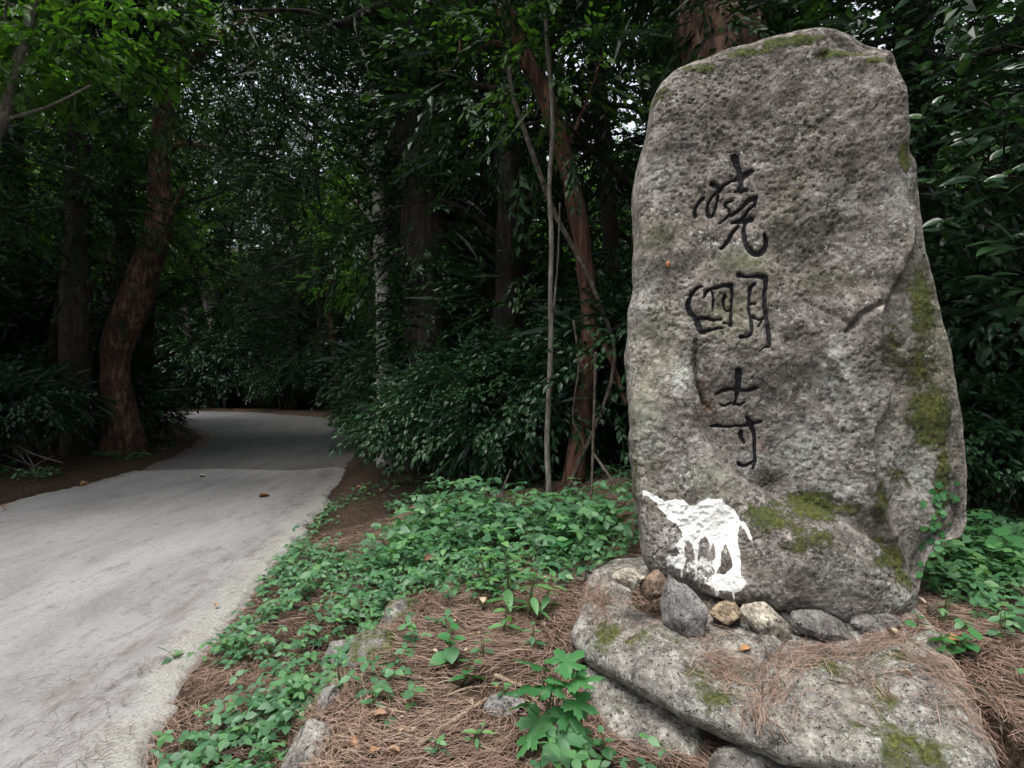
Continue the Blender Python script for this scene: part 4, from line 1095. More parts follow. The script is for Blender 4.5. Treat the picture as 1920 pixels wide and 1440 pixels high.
# ------------------------------------------------------------------ trunks that can be told apart
def trunk_tree(name, label, pix, y, wid_px, mat, limbs=(), leaves=None, leafm='leaf_evergreen', seed=1, cat='tree', n=40, seg=14, wob=.16, lsize=.08, per_r=.5, extra_top=None, ygrad=0.0, tmpl=L6):
    pts = [at_y(px, py, y + ygrad * k) for k, (px, py) in enumerate(pix)]
    b = pts[0]; zg = gz1(b[0], b[1]); pts[0] = np.array([b[0], b[1], zg - .15]) if len(pts) > 1 else b
    if extra_top: pts.append(pts[-1] + np.array(extra_top))
    wd = list(wid_px) + ([wid_px[-1] * .4] if extra_top else [])
    rad = [q * 0.5 * y / FPX for q in wd]
    base = np.array([b[0], b[1], zg])
    root = thing(name, label, cat, base)
    mb = MB(); add_tube(mb, pts, rad, n, seg, wob, seed)
    obj('trunk', mb.mesh('trunk', off=base), M[mat], root)
    r = np.random.default_rng(seed)
    for q, (lp, w0, w1) in enumerate(limbs):
        lm = MB(); P = [at_y(px, py, yy) for px, py, yy in lp]
        add_tube(lm, P, [w0 * .5 * y / FPX, w1 * .5 * y / FPX], 18, 8, .12, seed + q)
        obj('limb', lm.mesh('limb', off=base), M[mat], root)
    if leaves:
        lobes = [(*at_y(px, py, yy), rx, rx, rz) for (px, py, yy, rx, rz) in leaves]
        P, D = crown_points(r, lobes, int(per_r))
        fm = foliage(r, P, D, r.uniform(.75, 1.25, len(P)), 5, tmpl, 15, lsize, .45)
        obj('crown', fm.mesh('crown', False, off=base), M[leafm], root)
    return root

trunk_tree('pine_tree', 'big curved red-brown pine trunk beside the left edge of the road', [(232, 800), (216, 715), (222, 650), (248, 580), (275, 500), (297, 420), (298, 330), (308, 230), (325, 100), (335, -40)],
           12.0, [80, 52, 54, 56, 54, 50, 40, 36, 32, 28], 'bark_pine', limbs=[([(305, 300, 12), (340, 270, 11.5), (420, 280, 11)], 14, 5), ([(312, 420, 12), (330, 380, 11.9), (346, 350, 11.8)], 14, 6), ([(320, 150, 12), (420, 60, 11), (520, 20, 10)], 20, 7)],
           leaves=[(330, -120, 11.5, 2.0, 1.2), (200, -60, 11, 1.8, 1.0), (470, -60, 10.5, 1.8, 1.0), (380, -250, 12, 2.5, 1.2)], per_r=150, seed=401, extra_top=(.2, 0, 3))
trunk_tree('ivied_tree', 'thick dark ivy-covered trunk rising between the road and the slanting red trunk', [(800, 930), (795, 800), (800, 600), (795, 400), (790, 200), (785, 0), (780, -120)], 8.0, [110, 92, 90, 90, 95, 95, 90], 'bark_dark',
           leaves=[(800, 760, 7.9, .5, .6), (800, 600, 7.6, .5, .7), (790, 420, 7.6, .55, .8), (780, 250, 7.6, .6, .8), (790, 80, 7.9, .7, .8), (840, -50, 7.6, 1.2, .8), (720, -60, 7.6, 1.2, .7)], per_r=150, seed=402, extra_top=(0, 0, 4))
trunk_tree('leaning_tree', 'slanting red-barked tree with a bare curving trunk beside the thin sapling', [(1062, 955), (1075, 900), (1090, 800), (1100, 700), (1107, 600), (1097, 500), (1082, 400), (1060, 300), (1030, 200), (985, 110), (940, 0), (915, -70)],
           5.2, [52, 40, 34, 32, 33, 32, 32, 32, 34, 32, 30, 28], 'bark_red', limbs=[([(1060, 285, 5.2), (1100, 190, 5.4), (1130, 100, 5.6)], 10, 4), ([(985, 110, 5.2), (930, 80, 5.0), (885, 95, 4.9)], 12, 5), ([(1103, 590, 5.2), (1140, 660, 5.1), (1175, 760, 5.0)], 12, 8)],
           leaves=[(900, -140, 5.0, 1.3, .6), (1050, -120, 5.2, 1.3, .6), (1180, -80, 5.4, 1.2, .6)], per_r=110, seed=403, extra_top=(-.4, 0, 1.5))
trunk_tree('slender_tree', 'thin bare brown stem crossing in front of the slanting red trunk', [(1045, 935), (1040, 640), (1012, 520), (1078, 470), (1040, 400), (1010, 320), (980, 235), (958, 160), (955, 60), (950, -40)][0:1] + [(1150, 700), (1120, 560), (1078, 470), (1040, 400), (1010, 320), (980, 235), (958, 160), (955, 60), (950, -40)],
           5.0, [7, 7, 8, 9, 10, 10, 10, 9, 9, 8], 'twig', seed=404, wob=.05, cat='tree')
trunk_tree('sapling', 'straight thin pale grey sapling left of the standing stone', [(1034, 942), (1026, 850), (1028, 760), (1033, 650), (1032, 560), (1034, 450), (1030, 350), (1036, 220), (1026, 90), (1020, -30)],
           4.6, [12, 10, 10, 9.5, 9, 9, 8, 8, 8, 7], 'bark_grey', limbs=[([(1032, 640, 4.6), (1045, 500, 4.65), (1050, 380, 4.7)], 5, 3)], leaves=[(1035, 150, 4.7, .5, .3), (1030, 0, 4.7, .7, .4)], per_r=26, leafm='leaf_bright', seed=405, wob=.06)
trunk_tree('pale_tree', 'pale white-barked forked trunk glimpsed in the dark wood', [(722, 790), (720, 640), (716, 520), (712, 440), (708, 360), (700, 270), (690, 150), (680, 0)], 8.9, [30, 26, 26, 25, 24, 20, 18, 16], 'bark_pale',
           limbs=[([(712, 430, 8.9), (690, 400, 8.85), (665, 375, 8.8)], 13, 6)], leaves=[(690, 60, 9, .9, .5), (640, -20, 9, 1.2, .6)], per_r=70, seed=406)
trunk_tree('ivied_pine', 'thick red-brown trunk with ivy leaves rising right behind the top of the standing stone', [(1360, 1000), (1352, 700), (1345, 400), (1342, 200), (1345, 60), (1352, -100)], 4.6, [190, 165, 155, 150, 146, 140], 'bark_pine',
           leaves=[(1330, 60, 4.2, .22, .2), (1400, 20, 4.2, .28, .22), (1440, 60, 4.25, .25, .2), (1290, 20, 4.2, .25, .2), (1480, 0, 4.3, .4, .3), (1380, -80, 4.2, .6, .3), (1250, -60, 4.3, .6, .3)], per_r=16, seed=407, extra_top=(.2, .2, 5), lsize=.075, seg=22, wob=.2)
trunk_tree('thin_trunk', 'thin dark double-stemmed trunk behind the curved pine', [(352, 770), (355, 650), (350, 540), (362, 430), (380, 300), (390, 150)], 33.5, [14, 12, 12, 12, 11, 9], 'bark_dark', limbs=[([(352, 640, 33.5), (335, 540, 33.5), (322, 420, 33.5)], 9, 6)], seed=408)
trunk_tree('thin_trunk', 'leaning pair of thin grey trunks beyond the curved pine', [(425, 730), (405, 650), (385, 570), (370, 500), (350, 420), (345, 300)], 34.5, [9, 8, 8, 8, 8, 7], 'bark_grey', limbs=[([(425, 720, 34.5), (395, 590, 34.8), (380, 470, 35)], 8, 6)], seed=409)
trunk_tree('thin_trunk', 'straight thin trunk right of the leaning grey pair', [(412, 740), (410, 620), (415, 500), (418, 400), (425, 250)], 35.5, [13, 12, 11, 10, 9], 'bark_dark', seed=410)
trunk_tree('thin_trunk', 'slim tilted trunk left of the pale forked trunk', [(640, 760), (625, 640), (618, 540), (650, 430), (645, 340)], 30.0, [12, 11, 11, 12, 10], 'bark_red', seed=411)
trunk_tree('thin_trunk', 'slim dark trunk between the thick ivied trunk and the slanting red trunk', [(925, 880), (930, 650), (915, 480), (905, 300), (900, 120)], 9.0, [20, 17, 15, 14, 12], 'bark_dark', seed=412)
trunk_tree('thin_trunk', 'slim brown trunk seen just left of the thin sapling', [(985, 900), (968, 640), (975, 500), (955, 400), (945, 250)], 8.0, [16, 14, 13, 12, 10], 'bark_red', seed=413)
# the roadside tree whose grey branch leans into view, large bright leaves
trunk_tree('roadside_tree', 'grey-branched tree with large bright leaves leaning over the left of the road', [(-320, 1000), (-260, 700), (-120, 420), (0, 235), (30, 130), (62, 20), (100, -80)], 6.2, [40, 34, 26, 20, 17, 15, 10], 'bark_grey',
           limbs=[([(5, 225, 6.2), (90, 200, 6.0), (170, 160, 5.8)], 7, 3), ([(30, 130, 6.2), (10, 40, 6.1), (20, -30, 6)], 7, 4)],
           leaves=[(60, 20, 6, .7, .35), (180, 40, 6.2, .7, .3), (30, 120, 6.3, .5, .3), (130, 110, 6.4, .6, .3), (-60, 60, 6, .9, .5), (260, 0, 6.6, .7, .3)], per_r=34, leafm='leaf_bright', seed=414, lsize=.12)
# overhanging bough across the top
trunk_tree('overhanging_tree', 'evergreen tree reaching a long bare bough across the top of the road', [(1170, 930), (1150, 500), (1120, 150), (1090, -100)], 6.8, [40, 34, 30, 26], 'bark_dark',
           limbs=[([(1110, 60, 6.8), (780, 0, 6.8), (640, 45, 6.9), (520, 90, 7.0), (430, 150, 7.2)], 22, 6), ([(640, 45, 6.9), (560, 20, 6.6), (420, 20, 6.4)], 12, 4)],
           leaves=[(620, 60, 7, .9, .4), (500, 100, 7, .9, .4), (430, 160, 7.1, .7, .35), (560, 180, 7.2, .9, .4), (460, 10, 6.6, .8, .35), (700, 0, 7, .9, .4), (330, 200, 7.3, .8, .25), (600, 290, 7.4, .7, .4), (520, 330, 7.5, .7, .4)], per_r=60, seed=415, lsize=.07, extra_top=(0, 0, 2))

# vines and hanging stems
def vine(name, label, pix3, w, mat='twig', seed=0):
    P = [at_y(*p) for p in pix3]; base = P[-1].copy()
    mb = MB(); y = np.mean([p[2] for p in pix3]); add_tube(mb, P, [w * .5 * y / FPX, w * .4 * y / FPX], 40, 6, .1, seed)
    o = obj(name, mb.mesh(name, off=base), M[mat], None, base); return tag(o, label, 'vine')
vine('hanging_vine', 'loose pale vine looping down beside the thick ivied trunk', [(858, -20, 7.2), (862, 40, 7.2), (862, 90, 7.2), (855, 115, 7.2), (838, 132, 7.2), (822, 133, 7.2)], 6, 'wood_pale', 1)
vine('hanging_vine', 'kinked grey vine hanging between the red trunk and the standing stone', [(1075, 600, 4.7), (1085, 680, 4.7), (1078, 740, 4.7), (1075, 790, 4.7), (1095, 835, 4.7), (1080, 870, 4.7)], 4, 'twig', 2)
vine('hanging_vine', 'forked root-like vine reaching the ground left of the standing stone', [(1117, 660, 4.4), (1115, 740, 4.4), (1112, 830, 4.4), (1110, 900, 4.35), (1108, 965, 4.3)], 6, 'twig', 3)
vine('hanging_vine', 'bent grey root slanting to the ground beside the standing stone', [(1112, 850, 4.4), (1140, 890, 4.3), (1165, 935, 4.2), (1185, 965, 4.1)], 6, 'twig', 4)
vine('hanging_vine', 'thin arched stem rising from the ivy before the red trunk', [(958, 880, 4.6), (942, 920, 4.6), (940, 950, 4.5), (943, 985, 4.4)], 4, 'twig', 5)
vine('hanging_vine', 'short brown prop root leaning left of the forked vine', [(1070, 900, 4.5), (1090, 930, 4.45), (1105, 968, 4.4)], 4, 'twig', 6)
vine('hanging_vine', 'long slender stem hanging right of the slanting red trunk top', [(1022, -20, 5.6), (1025, 60, 5.6), (1035, 150, 5.6), (1042, 230, 5.6), (1034, 330, 5.6)], 7, 'twig', 7)

# glossy shrubs at the edge of the wood
def shrub_at(px, y, h_px, s, rz, k, label, zs=None):
    x = (px - 960) / FPX * y
    return put(shrubs[k], x, y, s, rz, label, None, zs)
for px, y, s, rz, kd, lb, zs in [
        (800, 7.3, .8, .3, 0, 'low glossy shrub at the right verge of the road past the joint', .9),
        (850, 6.6, .85, 1.7, 1, 'low glossy shrub in front of the thick ivied trunk', .85),
        (915, 6.1, .85, 2.9, 2, 'low glossy shrub between the ivied trunk and the sapling', .95),
        (985, 6.0, .8, 4.2, 0, 'glossy shrub just left of the thin sapling', .95),
        (1090, 6.2, .9, 5.1, 1, 'glossy shrub behind the slanting red trunk', 1.1),
        (790, 9.8, 1.2, 2.2, 2, 'taller shrub behind the low shrub at the right verge of the road', 1.5),
        (745, 13.5, 1.2, .8, 0, 'shrub overhanging the right verge before the road bend', 1.3),
        (10, 9.6, 1.0, 3.5, 1, 'broad dark shrub left of the road above the dead branches', 1.2),
        (140, 11.6, .8, 1.1, 2, 'low dark shrub at the foot of the curved pine trunk', .8),
        (-130, 8.6, .9, 2.4, 0, 'dark shrub beside the pile of dead branches', 1.0),
        (270, 14.4, .8, 5.5, 1, 'small dark shrub behind the curved pine at the road verge', .8),
        (1880, 4.6, 1.05, 0.4, 2, 'dark shrub behind the right side of the standing stone', 1.4),
        (1780, 5.4, 1.1, 3.4, 0, 'tall dark shrub close behind the standing stone', 1.6),
        (1850, 4.3, .8, 1.4, 1, 'low dark shrub just right of the standing stone base', .7),
        (1960, 4.4, .9, 4.4, 0, 'low dark shrub beneath the large-leaved bush', .8),
        (1230, 5.6, 1.0, 2.0, 2, 'dark shrub behind the left edge of the standing stone', 1.3)]:
    shrub_at(px, y, 0, s, rz, kd, lb, zs)

# ------------------------------------------------------------------ the large-leaved bush right of the stone
def leafy_bush():
    r = np.random.default_rng(501)
    base = np.array([3.75, 3.9, gz1(3.75, 3.9)])
    root = thing('broadleaf_bush', 'large-leaved glossy evergreen bush reaching in beside the right edge of the standing stone', 'bush', base)
    sm = MB(); P = []; D = []
    bough = [base + np.array([0, 0, -.1]), base + np.array([.1, .15, .7]), base + np.array([.05, .3, 1.5]), base + np.array([.2, .25, 2.3]), base + np.array([.15, .2, 3.2]), base + np.array([.3, .1, 4.0])]
    add_tube(sm, bough, [.05, .045, .04, .032, .022, .01], 30, 8, .1, 3); hubs = smooth_path(bough, 14)[3:]
    tips = [(1720, 60, 3.7), (1780, 40, 3.5), (1860, 60, 3.3), (1900, 20, 3.2), (1730, 130, 3.7), (1800, 120, 3.4), (1740, 220, 3.6), (1790, 250, 3.4), (1850, 230, 3.2), (1900, 170, 3.0), (1760, 330, 3.5), (1830, 330, 3.2), (1890, 330, 3.0), (1790, 420, 3.4), (1860, 420, 3.2), (1910, 440, 3.1), (1750, 420, 3.6), (1780, 520, 3.6), (1850, 520, 3.4), (1900, 560, 3.4),
            (1960, 100, 3.0), (1990, 300, 3.0), (1980, 480, 3.0), (1650, 30, 3.8), (1700, -40, 3.6), (1830, -30, 3.3), (1940, -60, 3.0), (1870, 140, 3.6), (1760, 170, 4.0), (1830, 200, 4.0), (1770, 290, 4.0), (1860, 300, 3.9), (1720, 330, 4.1)]
    for k_, (px, py, y) in enumerate(tips):
        e = at_y(px, py, y); m = e + np.array([.26 + .1 * (k_ % 3), .12, -.16]) + r.normal(0, .06, 3)
        hub = hubs[int(np.argmin([abs(h_[2] - (e[2] - .35)) for h_ in hubs]))]
        add_tube(sm, [hub, (hub + m) / 2 + r.normal(0, .05, 3), m, e], [.008, .006, .005, .0025], 12, 5, .05, k_)
        d = nrm(e - m)
        for q in range(9):
            f = 1 - .045 * q ** 1.2
            p = m + (e - m) * f + r.normal(0, .035, 3)
            ang = q * 2.4
            P.append(p); D.append(d * .5 + np.array([math.cos(ang) * .8, math.sin(ang) * .8, -.1 + r.normal(0, .25)]))
    obj('stem', sm.mesh('stem', off=base), M['bark_dark'], root)
    P = np.array(P); D = np.array(D)
    big = [mk_mesh('leaf', *leaf_fine(.46, .2, 7), True, {'var': np.full(21, v)}) for v in (.1, .35, .6, .85)]
    for me_ in big: me_.materials.append(M['leaf_glossy'])
    Mx = frames(D, np.tile([0, 0, 1.0], (len(P), 1)) + np.array([-.25, -.55, 0]) + r.normal(0, .4, (len(P), 3)))
    for k_ in range(len(P)):
        o = bpy.data.objects.new('leaf', big[k_ % 4]); col.objects.link(o); o.parent = root
        s = r.uniform(.09, .175)
        o.matrix_basis = Matrix.Translation(P[k_] - base) @ Matrix(Mx[k_].tolist()).to_4x4() @ Matrix.Scale(s, 4)
leafy_bush()

# ------------------------------------------------------------------ ground cover between the road and the wood
def on_slab(x, y): return None
def surf_z(x, y): return gz(x, y)
gr = np.random.default_rng(601)
N = 42000
cx = gr.uniform(-2.6, 3.6, N); cyy = gr.uniform(1.35, 7.6, N)
P3 = np.stack([cx, cyy, np.zeros(N)], 1)
xe = mound_edge(cyy); rx = np.interp(cyy, ROAD_R[:, 1], ROAD_R[:, 0])
cl = fbm(P3, 1.9, 3, 61)
dens = np.zeros(N)
dens = np.maximum(dens, 1.0 * np.exp(-((cx - (xe - .22)) / .22) ** 2) * sstep(4.4, 3.2, cyy))               # ivy hanging down the bank
dens = np.maximum(dens, .95 * sstep(2.75, 3.25, cyy - .25 * np.abs(cx + .2)) * sstep(-1.15, -.85, cx) * sstep(.75, .55, cx) * sstep(5.2, 4.4, cyy))   # carpet below the wood
dens = np.maximum(dens, .85 * sstep(-.25, .3, cl) * (cx > rx + .12) * (cx < xe - .05) * sstep(5.5, 4.5, cyy))    # strip beside the road
dens = np.maximum(dens, .30 * sstep(.25, .6, cl) * (cx > xe) * (cx < .95) * (cyy > 1.4))                        # tufts in the needle bed
dens = np.maximum(dens, .6 * sstep(.0, .45, cl) * (cx > rx + .1) * sstep(4.2, 4.8, cyy) * sstep(7.6, 6, cyy) * .6)
dens = np.maximum(dens, .9 * sstep(-.2, .3, cl) * (cx > 1.95) * (cyy > 2.35) * (cyy < 4.2))                        # right of the stone
dens = np.maximum(dens, .35 * sstep(.2, .5, cl) * (cx > 1.75) * (cyy > 2.0))
inst = (cx > .45) & (cx < 2.05) & (cyy > 2.35) & (cyy < 3.2)
slabU = np.stack([(np.stack([cx, cyy, 0 * cx], 1) - SL.O) @ SL.u, (np.stack([cx, cyy, 0 * cx], 1) - SL.O) @ SL.v], 1)
for (px, py) in ((640, 1245), (712, 1218), (755, 1153), (585, 1405), (622, 1312), (950, 1325), (670, 1260), (600, 1440)):
    q = gp(px, py); dens[(cx - q[0]) ** 2 + (cyy - q[1]) ** 2 < .15 ** 2] = 0
dens[inst] = 0
dens[(cx > .25) & (cx < 1.75) & (cyy < 2.7) & (cyy > 2.75 - .56 * (cx))] = 0
keep = gr.uniform(0, 1, N) < dens * .72
cx, cyy = cx[keep], cyy[keep]; n = len(cx); cz = gz(cx, cyy)
print('ground cover', n)
def ground_cover(name, label, cx, cyy, cz, r, h0, h1, ls0, ls1, nl=3, mat='leaf_ground', tm=None):
    n = len(cx); mb = MB(); TV, TF = tm or leaf_six(.62, .05, .14)
    hh = r.uniform(h0, h1, n); tilt = r.normal(0, .35, (n, 2)) * hh[:, None]
    top = np.stack([cx + tilt[:, 0], cyy + tilt[:, 1], cz + hh], 1); bot = np.stack([cx, cyy, cz - .01], 1)
    h = r.uniform(0, 2 * np.pi, n); base_var = r.uniform(.1, .9, n)
    # stalks: thin three-sided slivers
    sd = np.stack([np.cos(h), np.sin(h), 0 * h], 1) * .0012
    Vs = np.stack([bot + sd, bot - sd, top], 1).reshape(-1, 3); mb.add(Vs, np.arange(3 * n).reshape(-1, 3), .15)
    ls = r.uniform(ls0, ls1, n)
    for q in range(nl):
        a_ = h + (q - (nl - 1) / 2) * (1.9 if nl == 3 else 2 * np.pi / nl) + r.normal(0, .15, n)
        el = r.normal(-.12, .25, n)
        f = np.stack([np.cos(a_) * np.cos(el), np.sin(a_) * np.cos(el), np.sin(el)], 1)
        up = np.stack([r.normal(0, .35, n), r.normal(0, .35, n) - .15, np.ones(n)], 1)
        Mx = frames(f, up) * (ls * r.uniform(.8, 1.15, n))[:, None, None]
        V, F = scatter(TV, TF, Mx, top); mb.add(V, F, np.repeat(np.clip(base_var + r.normal(0, .12, n), 0, 1), len(TV)))
    o = obj(name, mb.mesh(name, True), M[mat]); tag(o, label, None, None, 'stuff'); return o
ground_cover('ground_cover', 'low three-leaved green ground cover spreading over the bank', cx, cyy, cz, gr, .02, .12, .028, .056)
# broader leaves towards the wood
def cover_patch(lst, per, r):
    X = []; Y = []
    for px, py, s in lst:
        p = gp(px, py); X.append(p[0] + r.normal(0, s, per)); Y.append(p[1] + r.normal(0, s, per))
    return np.concatenate(X), np.concatenate(Y)
bx_, by_ = cover_patch([(850, 975, .22), (910, 1000, .25), (800, 1010, .2), (870, 1040, .25), (960, 1020, .25), (1060, 1010, .2), (1120, 1030, .2), (1150, 1000, .2), (780, 1060, .2), (700, 1080, .18)], 55, gr)
ground_cover('ground_cover_mound', 'heap of broader dark green leaves piled at the edge of the wood', bx_, by_, gz(bx_, by_), gr, .06, .30, .05, .085)
bx_, by_ = cover_patch([(1830, 1010, .12), (1880, 1030, .14), (1780, 1060, .1), (1850, 1080, .12), (1900, 1100, .12), (1800, 1120, .08)], 22, gr)
ground_cover('ground_cover_verge', 'broad green leaves crowding right of the standing stone', bx_, by_, gz(bx_, by_), gr, .05, .2, .05, .085)
# verge on the left of the road
lx_ = gr.uniform(-9.5, -6.6, 2600); ly_ = gr.uniform(5.5, 14, 2600)
kp = (fbm(np.stack([lx_, ly_, 0 * lx_], 1), .9, 2, 77) > .0) & (lx_ < np.interp(ly_, ROAD_L[:, 1], ROAD_L[:, 0]) - .25)
lx_, ly_ = lx_[kp], ly_[kp]
ground_cover('verge_weeds', 'sparse weeds on the leaf litter left of the road', lx_, ly_, gz(lx_, ly_), gr, .03, .14, .04, .07)

# grass tufts right of the stone
def grass():
    r = np.random.default_rng(611); n = 420; mb = MB()
    p0 = at_z(1880, 1000, .5); X = r.normal(2.9, .3, n); Y = r.normal(3.35, .25, n); Z = gz(X, Y)
    h = r.uniform(0, 6.28, n); L = r.uniform(.16, .38, n)
    t = np.array([0, .35, .7, 1.0])
    for k in range(3):
        pass
    V = []; F = []
    for i in range(n):
        d = np.array([math.cos(h[i]), math.sin(h[i]), 0]); s = np.array([-d[1], d[0], 0]) * .004
        pts = [np.array([X[i], Y[i], Z[i]]) + d * L[i] * (.55 * q ** 1.6) + np.array([0, 0, L[i] * (q - .45 * q ** 2.4)]) for q in t]
        b = len(V)
        for q, p in enumerate(pts): w_ = 1 - .9 * t[q]; V += [p + s * w_, p - s * w_]
        for q in range(3): F.append((b + 2 * q, b + 2 * q + 1, b + 2 * q + 3, b + 2 * q + 2))
    mb.add(np.array(V), np.array(F), np.repeat(r.uniform(0, 1, n), 8))
    tag(obj('grass', mb.mesh('grass'), M['leaf_ground']), 'arching grass tuft in the shade right of the standing stone', None, None, 'stuff')
grass()

# ------------------------------------------------------------------ pine needle litter
from mathutils.bvhtree import BVHTree
def needles(name, label, X, Y, Z, r, L0, L1, w, heading=None, lift=.012, tilt=.09, mat='needle', nrmz=None):
    n = len(X); h = r.uniform(0, 2 * np.pi, n) if heading is None else heading
    L = r.uniform(L0, L1, n); el = r.normal(0, tilt, n)
    if nrmz is not None: el = el + nrmz[:, 0] * np.cos(h) + nrmz[:, 1] * np.sin(h)
    d = np.stack([np.cos(h) * np.cos(el), np.sin(h) * np.cos(el), np.sin(el)], 1)
    s = np.stack([-np.sin(h), np.cos(h), 0 * h], 1)
    c = np.stack([X, Y, Z + r.uniform(.002, lift, n)], 1)
    bend = r.normal(0, .12, n)[:, None] * L[:, None] * s + np.array([0, 0, 1]) * (r.normal(0.01, .03, n) * L)[:, None]
    ww = (w * r.uniform(.6, 1.3, n))[:, None]
    up = np.array([0, 0, 1.0])
    P0 = c - d * L[:, None] * .5; P2 = c + d * L[:, None] * .5; P1 = c + bend
    V = np.stack([P0 + s * ww, P0 - s * ww, P1 + s * ww, P1 - s * ww, P1 + up * ww, P2], 1).reshape(-1, 3)
    T = np.array([(0, 1, 4), (0, 4, 2), (1, 3, 4), (2, 4, 5), (4, 3, 5)])
    F = (T[None] + (np.arange(n) * 6)[:, None, None]).reshape(-1, 3)
    me_ = mk_mesh(name, V, F, False, {'var': np.repeat(r.uniform(0, 1, n), 6)})
    o = obj(name, me_, M[mat]); tag(o, label, None, None, 'stuff'); return o
nr = np.random.default_rng(621)
N = 95000
X = nr.uniform(-2.4, 2.9, N); Y = 1.35 + 4.2 * nr.uniform(0, 1, N) ** 1.5
xe = mound_edge(Y); rx = np.interp(Y, ROAD_R[:, 1], ROAD_R[:, 0])
P3 = np.stack([X, Y, 0 * X], 1); cl = fbm(P3, 2.2, 3, 62)
pr = np.where(X > xe - .1, .95 * sstep(-1.3, -.2, cl), np.where(X > rx, .35 + .4 * sstep(-.1, .4, cl), .0))
pr = np.where((X <= rx) & (X > rx - .5), .05 * sstep(.0, .5, cl), pr)
kp = nr.uniform(0, 1, N) < pr
X, Y, cl = X[kp], Y[kp], cl[kp]
ang = fbm(np.stack([X, Y, 0 * X], 1), 1.6, 2, 63) * 2.6 + nr.normal(0, .7, len(X))
needles('pine_needle_litter', 'red-brown fallen pine needles matted over the bank', X, Y, np.maximum(gz(X, Y), np.where(X < np.interp(Y, ROAD_R[:, 1], ROAD_R[:, 0]), 0.0, -1)), nr, .06, .15, .0011, ang, .025)
# needles scattered on the road
n = 2600
Yr = 1.6 + 9 * nr.uniform(0, 1, n) ** 1.6
rxx = np.interp(Yr, ROAD_R[:, 1], ROAD_R[:, 0])
off = np.where(nr.uniform(0, 1, n) < .6, np.abs(nr.normal(0, .35, n)), nr.uniform(0, 4, n))
Xr = rxx - .08 - off
kp = fbm(np.stack([Xr, Yr, 0 * Xr], 1), 1.8, 3, 65) > -.12
needles('road_needles', 'stray pine needles and bits of twig scattered on the concrete road', Xr[kp], Yr[kp], 0 * Xr[kp] + .008, nr, .05, .14, .0010, None, .006, .02, 'needle_dark')

# needles caught on the slab
bv = BVHTree.FromPolygons([tuple(v) for v in (slabV)], [tuple(int(q) for q in p.vertices) for p in slab_o.data.polygons])
def drop(x, y, z0=1.4):
    hit = bv.ray_cast(Vector((x, y, z0)), Vector((0, 0, -1)))
    return hit
X = []; Y = []; H = []
def clump(px, py, n, sx, sy, hd, hs):
    p = SL.pt(px, py, .05)
    for _ in range(n):
        X.append(p[0] + nr.normal(0, sx)); Y.append(p[1] + nr.normal(0, sy)); H.append(hd + nr.normal(0, hs))
clump(1370, 1255, 260, .07, .05, .2, .8); clump(1440, 1300, 150, .06, .05, .9, .6); clump(1490, 1245, 140, .06, .04, .6, .5); clump(1560, 1210, 160, .10, .03, .1, .5)
clump(1650, 1200, 200, .10, .04, .2, .5); clump(1420, 1360, 110, .04, .06, 1.5, .4); clump(1620, 1270, 90, .05, .06, 1.7, .5); clump(1740, 1260, 150, .05, .10, 2.0, .4); clump(1800, 1330, 200, .05, .10, 2.0, .5)
clump(1120, 1120, 260, .05, .10, 1.3, .5); clump(1200, 1180, 50, .10, .08, 1, 1); clump(1500, 1350, 40, .15, .05, 0, 1); clump(1330, 1200, 60, .08, .04, .3, .8)
xs, ys, zs_, hs_, nz_ = [], [], [], [], []
for x, y, h in zip(X, Y, H):
    ht = drop(x, y)
    if ht[0] is None: continue
    xs.append(x); ys.append(y); zs_.append(ht[0].z); hs_.append(h); nn = ht[1]; nz_.append((-nn.x / max(nn.z, .3), -nn.y / max(nn.z, .3)))
needles('slab_needles', 'drifts of fallen pine needles caught on the broad slab', np.array(xs), np.array(ys), np.array(zs_), nr, .07, .16, .0011, np.array(hs_), .022, .08, 'needle', np.array(nz_))

# ------------------------------------------------------------------ single plants in front
def plant(name, label, px, py, leaves, tmpl_mesh, mat, stem_r=.003, seed=0, cat='plant', z=None, stemmat='stem_green', base=None):
    """leaves: (dx, dy, dz, size, heading, pitch) relative to the base, metres"""
    r = np.random.default_rng(seed)
    p = gp(px, py) if base is None else np.asarray(base, float)
    root = thing(name, label, cat, p)
    sm = MB()
    for (dx, dy, dz, s, hd, pt) in leaves:
        e = np.array([dx, dy, dz]); add_tube(sm, [(0, 0, -.02), e * np.array([.35, .35, .6]) + r.normal(0, .004, 3), e], [stem_r, stem_r * .8, stem_r * .45], 7, 5)
    obj('stem', sm.mesh('stem'), M[stemmat], root)
    for k_, (dx, dy, dz, s, hd, pt) in enumerate(leaves):
        me_ = tmpl_mesh[k_ % len(tmpl_mesh)]
        o = bpy.data.objects.new('leaf', me_); col.objects.link(o); o.parent = root
        o.matrix_basis = Matrix.Translation((dx, dy, dz)) @ Matrix.Rotation(hd, 4, 'Z') @ Matrix.Rotation(-pt, 4, 'Y') @ Matrix.Rotation(r.normal(0, .25), 4, 'X') @ Matrix.Scale(s, 4)
    return root
def meshes(tm, mat, n=3):
    out = []
    for k_ in range(n):
        me_ = mk_mesh('leaf', tm[0], tm[1], True, {'var': np.full(len(tm[0]), (k_ + .6) / n)}); me_.materials.append(M[mat]); out.append(me_)
    return out
ML_lobed = meshes(leaf_lobed(), 'leaf_vine'); ML_lance = meshes(leaf_fine(.36, .25, 7), 'leaf_herb'); ML_heart = meshes(leaf_fine(.85, .18, 7, .08, .12), 'leaf_vine'); ML_oval = meshes(leaf_fine(.55, .15, 7), 'leaf_ground')

